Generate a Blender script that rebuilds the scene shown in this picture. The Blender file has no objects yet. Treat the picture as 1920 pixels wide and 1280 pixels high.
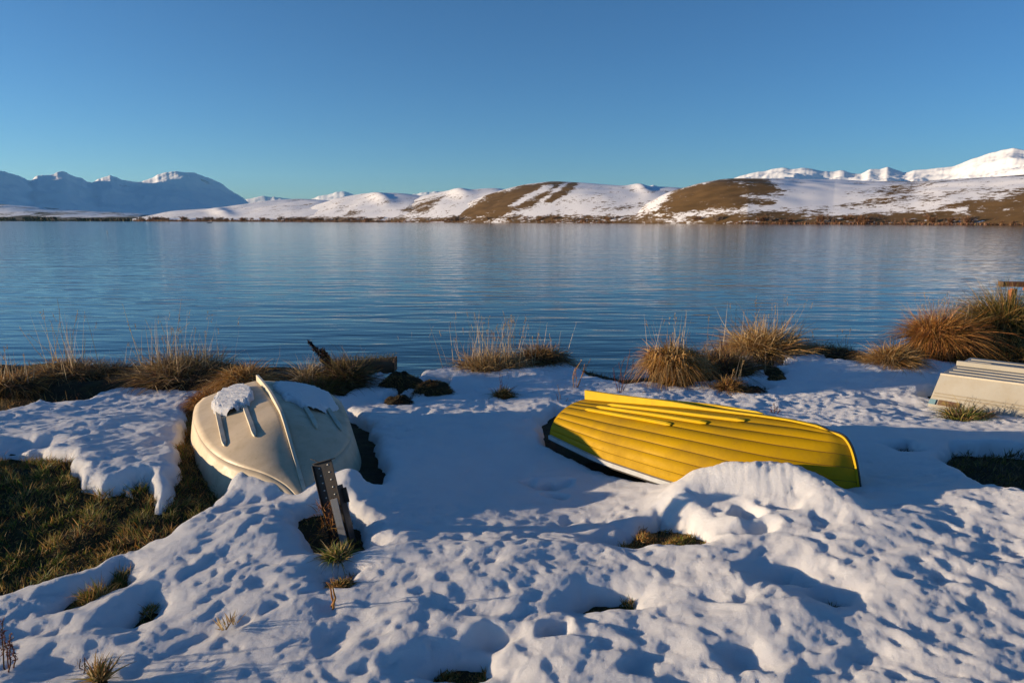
import bpy, math, random
import numpy as np
from mathutils import Vector, Matrix

SC = bpy.context.scene
COL = SC.collection
rng = np.random.RandomState(7)
random.seed(7)
R = math.radians

# ------------------------------------------------------------------ camera, sky, sun, exposure
CAM_H, PITCH, FPX = 1.6, R(10.06), 1280.0
cam_d = bpy.data.cameras.new('camera')
cam_d.lens, cam_d.sensor_width, cam_d.sensor_fit = 24.0, 36.0, 'HORIZONTAL'
cam_d.clip_start, cam_d.clip_end = 0.05, 60000
cam = bpy.data.objects.new('camera', cam_d)
cam.location = (0, 0, CAM_H)
cam.rotation_euler = (R(90) - PITCH, 0, 0)
COL.objects.link(cam)
SC.camera = cam

SUN_EL, SUN_BEHIND = R(5.6), R(0.5)        # low sun, from the left
sdir = Vector((-math.cos(SUN_BEHIND) * math.cos(SUN_EL), -math.sin(SUN_BEHIND) * math.cos(SUN_EL), math.sin(SUN_EL)))
w = bpy.data.worlds.new('World')
SC.world = w
w.use_nodes = True
nt = w.node_tree
sky = nt.nodes.new('ShaderNodeTexSky')
sky.sky_type = 'NISHITA'
sky.sun_disc = False
sky.sun_elevation = SUN_EL
sky.sun_rotation = math.atan2(sdir.x, sdir.y)
sky.altitude = 700
sky.air_density, sky.dust_density, sky.ozone_density = 0.85, 0.0, 4.2
bg = nt.nodes['Background']
bg.inputs[1].default_value = 0.098
nt.links.new(sky.outputs[0], bg.inputs[0])

sun_d = bpy.data.lights.new('sun', 'SUN')
sun_d.energy, sun_d.angle, sun_d.color = 5.0, R(0.5), (1.0, 0.77, 0.52)
sun = bpy.data.objects.new('sun', sun_d)
sun.rotation_euler = (-sdir).to_track_quat('-Z', 'Y').to_euler()
COL.objects.link(sun)

SC.view_settings.view_transform = 'Standard'
SC.view_settings.look = 'None'
SC.view_settings.gamma = 1.0
SC.view_settings.use_curve_mapping = False
SC.view_settings.exposure = 0.95
SC.cycles.use_denoising = True
SC.cycles.max_bounces = 6
SC.cycles.caustics_reflective = False
SC.cycles.caustics_refractive = False

HAZE = 1.4e-5
# ------------------------------------------------------------------ helpers
def smooth(t):
    t = np.clip(t, 0, 1)
    return t * t * (3 - 2 * t)

_perm = np.random.RandomState(3).permutation(4096)
_ga = np.random.RandomState(4).rand(4096) * 2 * np.pi
_gx, _gy = np.cos(_ga), np.sin(_ga)
def perlin(x, y, seed=0):
    x = np.asarray(x, float) + seed * 17.31; y = np.asarray(y, float) + seed * 9.73
    xi, yi = np.floor(x).astype(int), np.floor(y).astype(int)
    xf, yf = x - xi, y - yi
    u, v = xf**3 * (xf * (xf * 6 - 15) + 10), yf**3 * (yf * (yf * 6 - 15) + 10)
    def g(ix, iy, dx, dy):
        h = _perm[(_perm[ix & 4095] + iy) & 4095]
        return _gx[h] * dx + _gy[h] * dy
    a = g(xi, yi, xf, yf); b = g(xi + 1, yi, xf - 1, yf)
    c = g(xi, yi + 1, xf, yf - 1); d = g(xi + 1, yi + 1, xf - 1, yf - 1)
    return 1.45 * ((a + (b - a) * u) * (1 - v) + (c + (d - c) * u) * v)

def fbm(x, y, o=4, seed=0, gain=.5):
    s, a = 0, 1.0
    for i in range(o):
        s = s + a * perlin(x * 2**i, y * 2**i, seed + i * 3); a *= gain
    return s

def ridged(x, y, o=4, seed=0, gain=.5):
    s, a = 0, 1.0
    for i in range(o):
        s = s + a * (1 - 2 * np.abs(perlin(x * 2**i, y * 2**i, seed + i * 3))); a *= gain
    return s

def pchip(xs, ys, x):
    xs, ys, x = np.asarray(xs, float), np.asarray(ys, float), np.asarray(x, float)
    h = np.diff(xs); d = np.diff(ys) / h
    m = np.zeros_like(xs)
    for i in range(1, len(xs) - 1):
        if d[i - 1] * d[i] > 0:
            w1, w2 = 2 * h[i] + h[i - 1], h[i] + 2 * h[i - 1]
            m[i] = (w1 + w2) / (w1 / d[i - 1] + w2 / d[i])
    m[0], m[-1] = d[0], d[-1]
    i = np.clip(np.searchsorted(xs, x) - 1, 0, len(xs) - 2)
    t = np.clip((x - xs[i]) / h[i], 0, 1)
    return ((2*t**3 - 3*t**2 + 1) * ys[i] + (t**3 - 2*t**2 + t) * h[i] * m[i]
            + (-2*t**3 + 3*t**2) * ys[i + 1] + (t**3 - t**2) * h[i] * m[i + 1])

def ray(px, py):
    u, v = (px - 960) / FPX, (640 - py) / FPX
    c, s = math.cos(PITCH), math.sin(PITCH)
    return np.array([u, c + v * s, v * c - s])

def at_y(px, py, Y):                       # the point a photo position shows at forward distance Y
    r = ray(px, py)
    return np.array([0, 0, CAM_H]) + r * (Y / r[1])

LAKE = -0.65
XB = [-40, -9, -5, -3.4, -2.3, -1.5, -.6, .3, .9, 1.4, 2.0, 2.7, 3.4, 4.4, 5.3, 6.2, 7.5, 9, 12, 40]
YB = [9.5, 8.9, 8.7, 8.7, 8.3, 8.6, 8.7, 9.5, 9.2, 8.5, 8.7, 9.5, 10.2, 10.6, 10.0, 10.8, 12.0, 12.8, 13.5, 16]
def base(x, y):                            # the lie of the land
    z = -.30 * smooth((np.asarray(y, float) - 4.0) / 3.5)
    z = z + .055 * np.clip(x, -3.5, 3.5) * (1 - smooth((y - 3.3) / 1.1))   # the near snow slopes down to the left
    z = z - .15 * np.exp(-(np.abs((x - .2) / .95)**2.4) - np.abs((y - 4.2) / .85)**2.4)   # hollow between the two boats
    yb = np.interp(x, XB, YB)
    return z - .95 * smooth((y - yb) / .9)

def hit(px, py, dz=0.0):                   # the ground point under a photo position
    r = ray(px, py)
    t = np.arange(1.2, 16, .01)
    P = np.array([0, 0, CAM_H])[None] + r[None] * t[:, None]
    k = np.argmax(P[:, 2] < base(P[:, 0], P[:, 1]) + dz)
    return P[k]

def mk_mesh(name, V, F, cols=None, smooth_sh=True, attrs=None):
    """V (n,3); F list of int arrays (m,3) / (m,4)"""
    me = bpy.data.meshes.new(name)
    V = np.asarray(V, np.float32)
    F = [np.asarray(f, np.int32) for f in (F if isinstance(F, list) else [F]) if len(f)]
    me.vertices.add(len(V)); me.vertices.foreach_set('co', V.ravel())
    idx = np.concatenate([f.ravel() for f in F])
    tot = np.concatenate([np.full(len(f), f.shape[1], np.int32) for f in F])
    st = np.concatenate([[0], np.cumsum(tot)[:-1]]).astype(np.int32)
    me.loops.add(len(idx)); me.loops.foreach_set('vertex_index', idx)
    me.polygons.add(len(tot)); me.polygons.foreach_set('loop_start', st)
    me.update(calc_edges=True)
    me.polygons.foreach_set('use_smooth', np.full(len(tot), smooth_sh))
    if cols is not None:
        a = me.color_attributes.new('col', 'FLOAT_COLOR', 'POINT')
        c = np.ones((len(V), 4), np.float32); c[:, :3] = cols
        a.data.foreach_set('color', c.ravel())
    for k, v in (attrs or {}).items():
        a = me.attributes.new(k, 'FLOAT', 'POINT'); a.data.foreach_set('value', np.asarray(v, np.float32))
    me.validate()
    return me

def obj(name, me, mat=None, parent=None, loc=None):
    o = bpy.data.objects.new(name, me)
    COL.objects.link(o)
    if mat is not None and not me.materials:
        me.materials.append(mat)
    if parent is not None:
        o.parent = parent
    if loc is not None:
        o.location = loc
    return o

def empty(name, loc, label, cat, group=None):
    o = bpy.data.objects.new(name, None)
    COL.objects.link(o); o.location = loc; o.empty_display_size = .1
    return tag(o, label, cat, group)

def tag(o, label=None, cat=None, group=None, kind=None):
    if label: o['label'] = label
    if cat: o['category'] = cat
    if group: o['group'] = group
    if kind: o['kind'] = kind
    return o

def solid(o, th, off=0):
    m = o.modifiers.new('thick', 'SOLIDIFY'); m.thickness = th; m.offset = off
    return o

def bevel(o, wd, seg=2):
    m = o.modifiers.new('bev', 'BEVEL'); m.width = wd; m.segments = seg; m.limit_method = 'ANGLE'
    return o

def grid_faces(nr, nc):
    a = (np.arange(nr - 1)[:, None] * nc + np.arange(nc - 1)[None]).ravel()
    return np.stack([a, a + 1, a + nc + 1, a + nc], 1)

def box_mesh(name, size, centre=(0, 0, 0)):
    sx, sy, sz = [s / 2 for s in size]
    V = np.array([[x, y, z] for x in (-sx, sx) for y in (-sy, sy) for z in (-sz, sz)]) + np.array(centre)
    F = np.array([[0, 1, 3, 2], [4, 6, 7, 5], [0, 4, 5, 1], [2, 3, 7, 6], [0, 2, 6, 4], [1, 5, 7, 3]])
    return mk_mesh(name, V, F, smooth_sh=False)

def sweep(name, path, half_w, half_h, up=(0, 0, 1), taper=None, smooth_sh=False):
    """box-section strip along a path; half sizes may be arrays"""
    P = np.asarray(path, float); n = len(P)
    T = np.gradient(P, axis=0); T /= np.linalg.norm(T, axis=1)[:, None] + 1e-12
    U = np.asarray(up, float); U = np.broadcast_to(U, P.shape) if U.ndim == 1 else U
    S = np.cross(T, U); S /= np.linalg.norm(S, axis=1)[:, None] + 1e-12
    N = np.cross(S, T)
    hw = np.broadcast_to(np.asarray(half_w, float), (n,))[:, None]; hh = np.broadcast_to(np.asarray(half_h, float), (n,))[:, None]
    V = np.stack([P - S*hw - N*hh, P + S*hw - N*hh, P + S*hw + N*hh, P - S*hw + N*hh], 1).reshape(-1, 3)
    F = []
    for i in range(n - 1):
        for k in range(4):
            F.append([i*4 + k, i*4 + (k+1) % 4, (i+1)*4 + (k+1) % 4, (i+1)*4 + k])
    F += [[3, 2, 1, 0], [(n-1)*4 + k for k in range(4)]]
    return mk_mesh(name, V, np.array(F), smooth_sh=smooth_sh)

def tube(name, path, rad, k=6):
    P = np.asarray(path, float); n = len(P)
    T = np.gradient(P, axis=0); T /= np.linalg.norm(T, axis=1)[:, None] + 1e-12
    ref = np.array([.3, .5, .81]); S = np.cross(T, ref); S /= np.linalg.norm(S, axis=1)[:, None] + 1e-12
    N = np.cross(S, T)
    rad = np.broadcast_to(np.asarray(rad, float), (n,))
    V = []
    for j in range(k):
        a = 2 * math.pi * j / k
        V.append(P + (S * math.cos(a) + N * math.sin(a)) * rad[:, None])
    V = np.stack(V, 1).reshape(-1, 3)
    F = [[i*k + j, i*k + (j+1) % k, (i+1)*k + (j+1) % k, (i+1)*k + j] for i in range(n-1) for j in range(k)]
    return mk_mesh(name, V, np.array(F), smooth_sh=True)

# ------------------------------------------------------------------ materials
def pmat(name, col, rough=.6, spec=.5, **kw):
    m = bpy.data.materials.new(name); m.use_nodes = True
    b = m.node_tree.nodes['Principled BSDF']
    b.inputs['Base Color'].default_value = (*col, 1)
    b.inputs['Roughness'].default_value = rough
    b.inputs['Specular IOR Level'].default_value = spec
    for k, v in kw.items():
        b.inputs[k].default_value = v
    return m, m.node_tree, b

def N(nt, t, **kw):
    n = nt.nodes.new(t)
    for k, v in kw.items(): setattr(n, k, v)
    return n

def noise(nt, scale, detail=4, rough=.55, vec=None):
    n = N(nt, 'ShaderNodeTexNoise')
    n.inputs['Scale'].default_value, n.inputs['Detail'].default_value, n.inputs['Roughness'].default_value = scale, detail, rough
    if vec is not None: nt.links.new(vec, n.inputs['Vector'])
    return n.outputs['Fac']

def ramp(nt, fac, stops):
    r = N(nt, 'ShaderNodeValToRGB'); cr = r.color_ramp
    while len(cr.elements) < len(stops): cr.elements.new(.5)
    for e, (p, c) in zip(cr.elements, stops):
        e.position = p; e.color = (*c, 1)
    nt.links.new(fac, r.inputs[0])
    return r.outputs[0]

def mix(nt, fac, a, b, mode='MIX'):
    m = N(nt, 'ShaderNodeMix', data_type='RGBA', blend_type=mode)
    for s, v in ((0, fac), (6, a), (7, b)):
        if hasattr(v, 'is_output') or isinstance(v, bpy.types.NodeSocket): nt.links.new(v, m.inputs[s])
        else: m.inputs[s].default_value = v if s == 0 else (*v, 1)
    return m.outputs[2]

def bump(nt, b, h, dist, strength=1.0):
    n = N(nt, 'ShaderNodeBump'); n.inputs['Distance'].default_value = dist; n.inputs['Strength'].default_value = strength
    nt.links.new(h, n.inputs['Height']); nt.links.new(n.outputs[0], b.inputs['Normal'])
    return n

def objco(nt):
    return N(nt, 'ShaderNodeTexCoord').outputs['Object']

def snow_mat():
    m, nt, b = pmat('snow', (.86, .87, .90), .55, .35)
    v = objco(nt)
    f = noise(nt, 3.5, 5, .6, v)
    c = ramp(nt, f, [(.3, (.84, .845, .86)), (.7, (.90, .90, .905))])
    nt.links.new(c, b.inputs['Base Color'])
    h = mix(nt, .5, noise(nt, 60, 5, .75, v), noise(nt, 330, 3, .8, v))
    bump(nt, b, h, .022, 1.0)
    b.inputs['Diffuse Roughness'].default_value = 1.0
    b.inputs['Subsurface Weight'].default_value = .35
    b.inputs['Subsurface Radius'].default_value = (.9, .95, 1.0)
    b.inputs['Subsurface Scale'].default_value = .03
    return m
M_SNOW = snow_mat()

def ground_mat():
    m, nt, b = pmat('soil', (.05, .04, .025), .9, .2)
    v = objco(nt)
    c = ramp(nt, noise(nt, 6, 6, .65, v), [(.3, (.018, .014, .009)), (.5, (.045, .034, .016)), (.62, (.055, .05, .018)), (.75, (.09, .065, .03))])
    nt.links.new(c, b.inputs['Base Color'])
    bump(nt, b, noise(nt, 40, 5, .7, v), .03)
    return m
M_SOIL = ground_mat()

def blade_mat():
    m, nt, b = pmat('grass_blade', (.2, .15, .06), .65, .25)
    a = N(nt, 'ShaderNodeAttribute', attribute_name='col')
    nt.links.new(a.outputs['Color'], b.inputs['Base Color'])
    tr = N(nt, 'ShaderNodeBsdfTranslucent'); nt.links.new(a.outputs['Color'], tr.inputs[0])
    mx = N(nt, 'ShaderNodeMixShader'); mx.inputs[0].default_value = .25
    nt.links.new(b.outputs[0], mx.inputs[1]); nt.links.new(tr.outputs[0], mx.inputs[2])
    nt.links.new(mx.outputs[0], nt.nodes['Material Output'].inputs[0])
    return m
M_BLADE = blade_mat()

def hill_mat(name, grass_a, grass_b, sc, amp=4.6, stretch=2.4):
    """snow lying over dry grass: 'melt' (0 snow .. 1 grass) is broken up by fine noise"""
    m, nt, b = pmat(name, (.8, .8, .8), .8, .15)
    mp = N(nt, 'ShaderNodeMapping'); mp.inputs['Scale'].default_value = (.6, .6, stretch); nt.links.new(objco(nt), mp.inputs[0])
    v = mp.outputs[0]
    at = N(nt, 'ShaderNodeAttribute', attribute_name='melt')
    n0 = N(nt, 'ShaderNodeMix', data_type='FLOAT'); n0.inputs[0].default_value = .38
    nt.links.new(noise(nt, sc, 7, .75, v), n0.inputs[2]); nt.links.new(noise(nt, sc * .17, 4, .6, v), n0.inputs[3])
    n1 = n0.outputs[0]
    ad = N(nt, 'ShaderNodeMath', operation='ADD'); nt.links.new(at.outputs['Fac'], ad.inputs[0])
    mu = N(nt, 'ShaderNodeMath', operation='MULTIPLY_ADD'); nt.links.new(n1, mu.inputs[0]); mu.inputs[1].default_value = amp; mu.inputs[2].default_value = -amp / 2
    nt.links.new(mu.outputs[0], ad.inputs[1])
    f = ramp(nt, ad.outputs[0], [(.46, (0, 0, 0)), (.60, (1, 1, 1))])
    g = ramp(nt, noise(nt, sc * .35, 5, .6, v), [(.35, grass_a), (.65, grass_b)])
    c = mix(nt, f, (.84, .84, .85), g)
    nt.links.new(c, b.inputs['Base Color'])
    return m

def paint_mat(name, col, dirt, rough=.35, amount=.35, sc=6, spec=.5):
    m, nt, b = pmat(name, col, rough, spec)
    v = objco(nt)
    mp = N(nt, 'ShaderNodeMapping'); mp.inputs['Scale'].default_value = (1, 1, 1); nt.links.new(v, mp.inputs[0])
    f = noise(nt, sc, 8, .68, mp.outputs[0])
    k = ramp(nt, f, [(.46, (0, 0, 0)), (.74, (amount,) * 3)])
    c1 = ramp(nt, noise(nt, 2.2, 3, .5, v), [(.3, tuple(x * .9 for x in col)), (.7, tuple(min(1, x * 1.06) for x in col))])
    sp = ramp(nt, noise(nt, 55, 3, .6, v), [(.66, (0, 0, 0)), (.73, (.7, .7, .7))])
    c2 = mix(nt, k, c1, dirt)
    c3 = mix(nt, sp, c2, dirt)
    nt.links.new(c3, b.inputs['Base Color'])
    r = ramp(nt, f, [(.3, (rough * .8,) * 3), (.75, (min(1, rough * 1.6),) * 3)])
    nt.links.new(r, b.inputs['Roughness'])
    bump(nt, b, noise(nt, 30, 4, .6, v), .0015, .6)
    return m

M_CREAM = paint_mat('cream_paint', (.52, .42, .285), (.24, .19, .12), .5, .5, 5)
M_CREAM2 = paint_mat('cream_trim', (.56, .50, .38), (.25, .2, .13), .5, .5, 9)
M_YEL = paint_mat('yellow_paint', (.45, .265, .002), (.24, .14, .02), .55, .6, 4, .15)
M_SEAM = pmat('seam_brown', (.17, .09, .008), .8)[0]  # dark brown of the shell that shows through the gaps between planks
M_YELT = paint_mat('yellow_trim', (.58, .38, .008), (.40, .26, .06), .55, .4, 8, .15)
M_WHITE = paint_mat('white_paint', (.36, .34, .285), (.30, .24, .15), .5, .4, 6)
M_GREY = paint_mat('grey_rail', (.42, .44, .45), (.12, .11, .1), .45, .4, 12)
M_GREYB = paint_mat('brownish_line', (.30, .26, .19), (.15, .12, .08), .6, .4, 9)
M_DARK = paint_mat('dark_steel', (.016, .014, .013), (.07, .035, .02), .55, .6, 14)
M_GALV = paint_mat('weathered_steel', (.17, .18, .19), (.10, .06, .04), .5, .6, 14)
M_RED = paint_mat('red_rubber', (.28, .05, .02), (.05, .03, .02), .6, .5, 9)
M_TEAL = paint_mat('teal_paint', (.10, .22, .27), (.1, .1, .1), .5, .3, 9)
M_BROWN = paint_mat('brown_plate', (.09, .035, .018), (.25, .2, .05), .6, .8, 22)
M_RUST = paint_mat('rusty_wood', (.30, .10, .035), (.10, .04, .02), .75, .8, 10)
M_WOOD = paint_mat('wet_bark', (.10, .055, .028), (.03, .035, .012), .85, .9, 7)
M_BLACK = pmat('black_rubber', (.015, .015, .017), .45)[0]
M_MELTWATER = None

def water_mat():
    m, nt, b = pmat('lake_water', (.005, .026, .040), .07, .5, IOR=1.333)
    v = objco(nt)
    def layer(sx, sy, sc, det, rot=0.0):
        mp = N(nt, 'ShaderNodeMapping'); mp.inputs['Scale'].default_value = (sx, sy, 1); mp.inputs['Rotation'].default_value = (0, 0, rot)
        nt.links.new(v, mp.inputs[0])
        return noise(nt, sc, det, .5, mp.outputs[0])
    a = layer(.55, 2.1, 1.0, 2, R(5))      # ripples about 0.6 m
    c = layer(.13, .5, 1.0, 2, R(-5))     # long low swell
    e = layer(.7, 2.6, 1.6, 1, R(10))      # fine ripple
    n1 = N(nt, 'ShaderNodeBump'); n1.inputs['Distance'].default_value = .034; nt.links.new(a, n1.inputs['Height'])
    n2 = N(nt, 'ShaderNodeBump'); n2.inputs['Distance'].default_value = .042; nt.links.new(c, n2.inputs['Height'])
    n3 = N(nt, 'ShaderNodeBump'); n3.inputs['Distance'].default_value = .008; nt.links.new(e, n3.inputs['Height'])
    nt.links.new(n1.outputs[0], n2.inputs['Normal']); nt.links.new(n2.outputs[0], n3.inputs['Normal'])
    nt.links.new(n3.outputs[0], b.inputs['Normal'])
    return m
M_WATER = water_mat()

# ------------------------------------------------------------------ bare (snow-free) areas, as outlines on the ground
def gp(pts, dz=-.05):
    return np.array([hit(px, py, dz)[:2] for px, py in pts])

BARE = {
 'lawn': gp([(-90, 850), (0, 852), (82, 850), (96, 859), (127, 861), (131, 876), (151, 879), (155, 909), (192, 917), (235, 908), (243, 924), (254, 898), (275, 897),
             (286, 947), (306, 948), (323, 909), (333, 874), (340, 840), (346, 800), (356, 765), (385, 745), (500, 745), (470, 850), (420, 922), (398, 935), (385, 950), (354, 971), (313, 1004),
             (240, 1026), (172, 1060), (127, 1077), (69, 1094), (0, 1115), (-110, 1130)]),
 'lawn_patch': gp([(130, 1140), (165, 1108), (198, 1088), (232, 1062), (246, 1082), (225, 1102), (190, 1115), (160, 1134)]),
 'small_hole': gp([(228, 1166), (255, 1144), (275, 1128), (288, 1138), (266, 1163), (245, 1172)]),
 'post': gp([(562, 962), (572, 952), (610, 945), (645, 950), (672, 975), (680, 1002), (692, 1026), (660, 1034), (620, 1037), (590, 1030), (575, 1010), (565, 985)]),
 'tuft': gp([(612, 1078), (640, 1064), (668, 1074), (655, 1086), (620, 1094)]),
 'patch_mid': gp([(1130, 1014), (1172, 1006), (1205, 984), (1240, 975), (1282, 985), (1315, 998), (1326, 1012), (1290, 1018), (1240, 1016), (1180, 1023)]),
 'slot': gp([(1078, 1132), (1110, 1117), (1186, 1116), (1192, 1136), (1100, 1138)]),
 'pit_front': gp([(808, 1258), (860, 1240), (905, 1244), (912, 1258), (880, 1269), (830, 1268)]),
 'right_dark': gp([(1768, 872), (1775, 850), (1800, 838), (1862, 840), (2000, 856), (2120, 950), (1960, 938), (1870, 919), (1820, 897), (1790, 885)]),
 'right_slot': gp([(1662, 844), (1700, 837), (1726, 850), (1690, 854)]),
 'gap_a': gp([(1468, 1090), (1490, 1084), (1516, 1098), (1500, 1100)]),
 'gap_b': gp([(1534, 1122), (1560, 1117), (1578, 1128), (1556, 1130)]),
 'cream_moat': gp([(640, 770), (690, 800), (706, 840), (724, 880), (712, 918), (690, 912), (668, 900), (620, 890), (600, 800)]),
 'yellow_moat': gp([(1040, 770), (1012, 792), (1016, 815), (1030, 840), (1062, 858), (1112, 880), (1150, 896), (1200, 907), (1245, 918), (1300, 895), (1420, 840), (1300, 780)]),
 'hummock_a': gp([(708, 718), (720, 704), (760, 698), (790, 706), (770, 722), (730, 727)]),
 'hummock_b': gp([(772, 728), (800, 710), (848, 712), (835, 730), (790, 738)]),
 'hummock_c': gp([(715, 752), (740, 737), (770, 738), (775, 750), (745, 757)]),
 'bank_patch_a': gp([(1400, 686), (1430, 677), (1465, 682), (1475, 692), (1430, 692)]),
 'bank_patch_b': gp([(1436, 706), (1450, 694), (1475, 703), (1460, 712)]),
 'bank_patch_c': gp([(1530, 681), (1560, 677), (1600, 672), (1625, 686), (1590, 686)]),
 'bank_patch_d': gp([(1340, 730), (1365, 715), (1410, 716), (1448, 730), (1430, 735), (1385, 733)]),
 'boat_tuft': gp([(1745, 755), (1755, 748), (1800, 742), (1850, 748), (1862, 765), (1830, 768), (1790, 766)]),
 'right_moat': gp([(1722, 748), (1745, 735), (1800, 700), (2050, 700), (2100, 800), (1990, 800), (1920, 782), (1880, 770), (1850, 763), (1745, 755)]),
 'melt_dots': gp([(1005, 920), (1030, 915), (1060, 918), (1040, 924)]),
}
_edge = gp([(-140, 768), (0, 765), (22, 760), (60, 750), (75, 741), (100, 750), (160, 748), (182, 731), (230, 722), (300, 726), (345, 726), (380, 722), (400, 730),
            (640, 738), (672, 718), (693, 706), (733, 693), (777, 695), (820, 692), (877, 688), (920, 685), (977, 673), (1010, 667), (1040, 670), (1060, 677), (1080, 683),
            (1110, 700), (1127, 708), (1150, 711), (1180, 717), (1211, 712), (1252, 711), (1283, 712), (1312, 708), (1343, 705), (1324, 693), (1362, 681), (1372, 669),
            (1398, 660), (1439, 659), (1475, 655), (1506, 646), (1527, 651), (1575, 661), (1606, 666), (1619, 682), (1634, 679), (1669, 679), (1706, 682), (1729, 672),
            (1743, 675), (1780, 674), (1806, 677), (1868, 675), (1920, 679), (2050, 683)], 0)
BARE['bank'] = np.concatenate([[[-40, 7.0]], _edge, [[40, 9.0], [40, 30], [-40, 30]]])

def poly_sd(P, x, y):
    """signed distance to a polygon, positive outside"""
    d2 = np.full(x.shape, 1e9); ins = np.zeros(x.shape, bool)
    n = len(P)
    for i in range(n):
        a, b = P[i], P[(i + 1) % n]
        e = b - a; L = (e * e).sum() + 1e-12
        t = np.clip(((x - a[0]) * e[0] + (y - a[1]) * e[1]) / L, 0, 1)
        d2 = np.minimum(d2, (x - a[0] - t * e[0])**2 + (y - a[1] - t * e[1])**2)
        if a[1] != b[1]:
            c = ((a[1] > y) != (b[1] > y)) & (x < (b[0] - a[0]) * (y - a[1]) / (b[1] - a[1]) + a[0])
            ins ^= c
    d = np.sqrt(d2)
    return np.where(ins, -d, d)

def bare_sd(x, y, skip=()):
    wx = x + .030 * perlin(x * 4, y * 4, 21) + .016 * perlin(x * 11, y * 11, 22) + .006 * perlin(x * 28, y * 28, 25)
    wy = y + .030 * perlin(x * 4, y * 4, 23) + .016 * perlin(x * 11, y * 11, 24) + .006 * perlin(x * 28, y * 28, 26)
    d = np.full(x.shape, 9.0)
    for k, P in BARE.items():
        if k in skip: continue
        lo, hi = P.min(0) - .6, P.max(0) + .6
        m = (wx > lo[0]) & (wx < hi[0]) & (wy > lo[1]) & (wy < hi[1])
        if m.any():
            d[m] = np.minimum(d[m], poly_sd(P, wx[m], wy[m]))
    return d

# ------------------------------------------------------------------ snow and ground sheets
T0 = .11
MOUNDS = [  # photo position, radius across, radius in depth, height, turn
    (480, 922, .34, .14, -.055, 0), (455, 990, .40, .16, .02, 0), (592, 925, .07, .10, .03, 0), (660, 900, .12, .20, .07, 0), (1450, 965, .40, .16, .03, 0), (1270, 950, .12, .14, .05, 0),
    (1600, 690, .9, .5, .07, 0), (1440, 670, .7, .4, .06, 0), (1730, 690, .5, .3, .08, 0),
    (230, 800, .8, .5, .05, 0), (930, 700, .9, .4, .05, 0), (1500, 650, .3, .3, .05, 0),
    (1180, 1010, .8, .3, -.02, 0), (1000, 1020, .6, .12, .03, 0), (1620, 1030, .3, .3, .03, 0), (1480, 1150, .25, .2, .03, 0)]
RIDGES = [([(1275, 935, .05), (1315, 925, .14), (1365, 922, .185), (1420, 922, .20), (1480, 922, .195), (1525, 930, .13), (1575, 950, .06), (1620, 965, .02)], .15, .17)]
PITS = [  # photo position, radii, depth
    (1395, 962, .07, .09, .09), (1420, 985, .09, .05, .06), (1470, 950, .05, .05, .03),
    (930, 1190, .075, .06, .06), (1040, 1168, .06, .07, .06), (1405, 1238, .08, .07, .045), (1200, 1235, .07, .06, .03),
    (1790, 1075, .20, .07, .025), (1850, 1030, .14, .06, .02),
    (1480, 1062, .16, .07, .022), (1370, 1125, .16, .08, .02),
    (860, 1130, .15, .10, .02), (640, 1190, .17, .10, .02), (820, 1210, .16, .10, .02),
    (120, 1245, .16, .10, .03), (60, 1175, .16, .07, .03),
    (1010, 905, .06, .05, .05), (1040, 925, .06, .04, .06), (985, 900, .05, .04, .04), (1060, 900, .05, .04, .04),
    (945, 742, .10, .09, .08), (985, 735, .14, .10, .06), (40, 830, .25, .16, .09)]
MOUNDS = [(*hit(a, b)[:2], c, d, e, f) for a, b, c, d, e, f in MOUNDS]
PITS = [(*hit(a, b)[:2], c, d, e) for a, b, c, d, e in PITS]

def cells(x, y, size, seed, prob, st=1.0):
    """scattered rounded melt pits: 1 in a pit's middle, 0 outside"""
    gx, gy = x / size, y / size
    ix, iy = np.floor(gx).astype(int), np.floor(gy).astype(int)
    out = np.zeros_like(x)
    for a in (-1, 0, 1):
        for b in (-1, 0, 1):
            h = _perm[(_perm[(ix + a + seed * 131) & 4095] + iy + b + seed * 57) & 4095]
            r1, r2, r3, r4 = (h & 15) / 15., ((h >> 4) & 15) / 15., ((h >> 8) & 15) / 15., (_perm[h] & 255) / 255.
            dx, dy = gx - ix - a - .15 - .7 * r1, gy - iy - b - .15 - .7 * r2
            an = (r3 - .5) * 1.6
            u, v = dx * np.cos(an) + dy * np.sin(an), -dx * np.sin(an) + dy * np.cos(an)
            rad = .26 + .22 * r3
            q = (u / (rad * 1.25 * st))**2 + (v / (rad * .85))**2
            out = np.maximum(out, np.where(r4 < prob, (.45 + .55 * r1) * np.exp(-q**1.3), 0))
    return out

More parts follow.
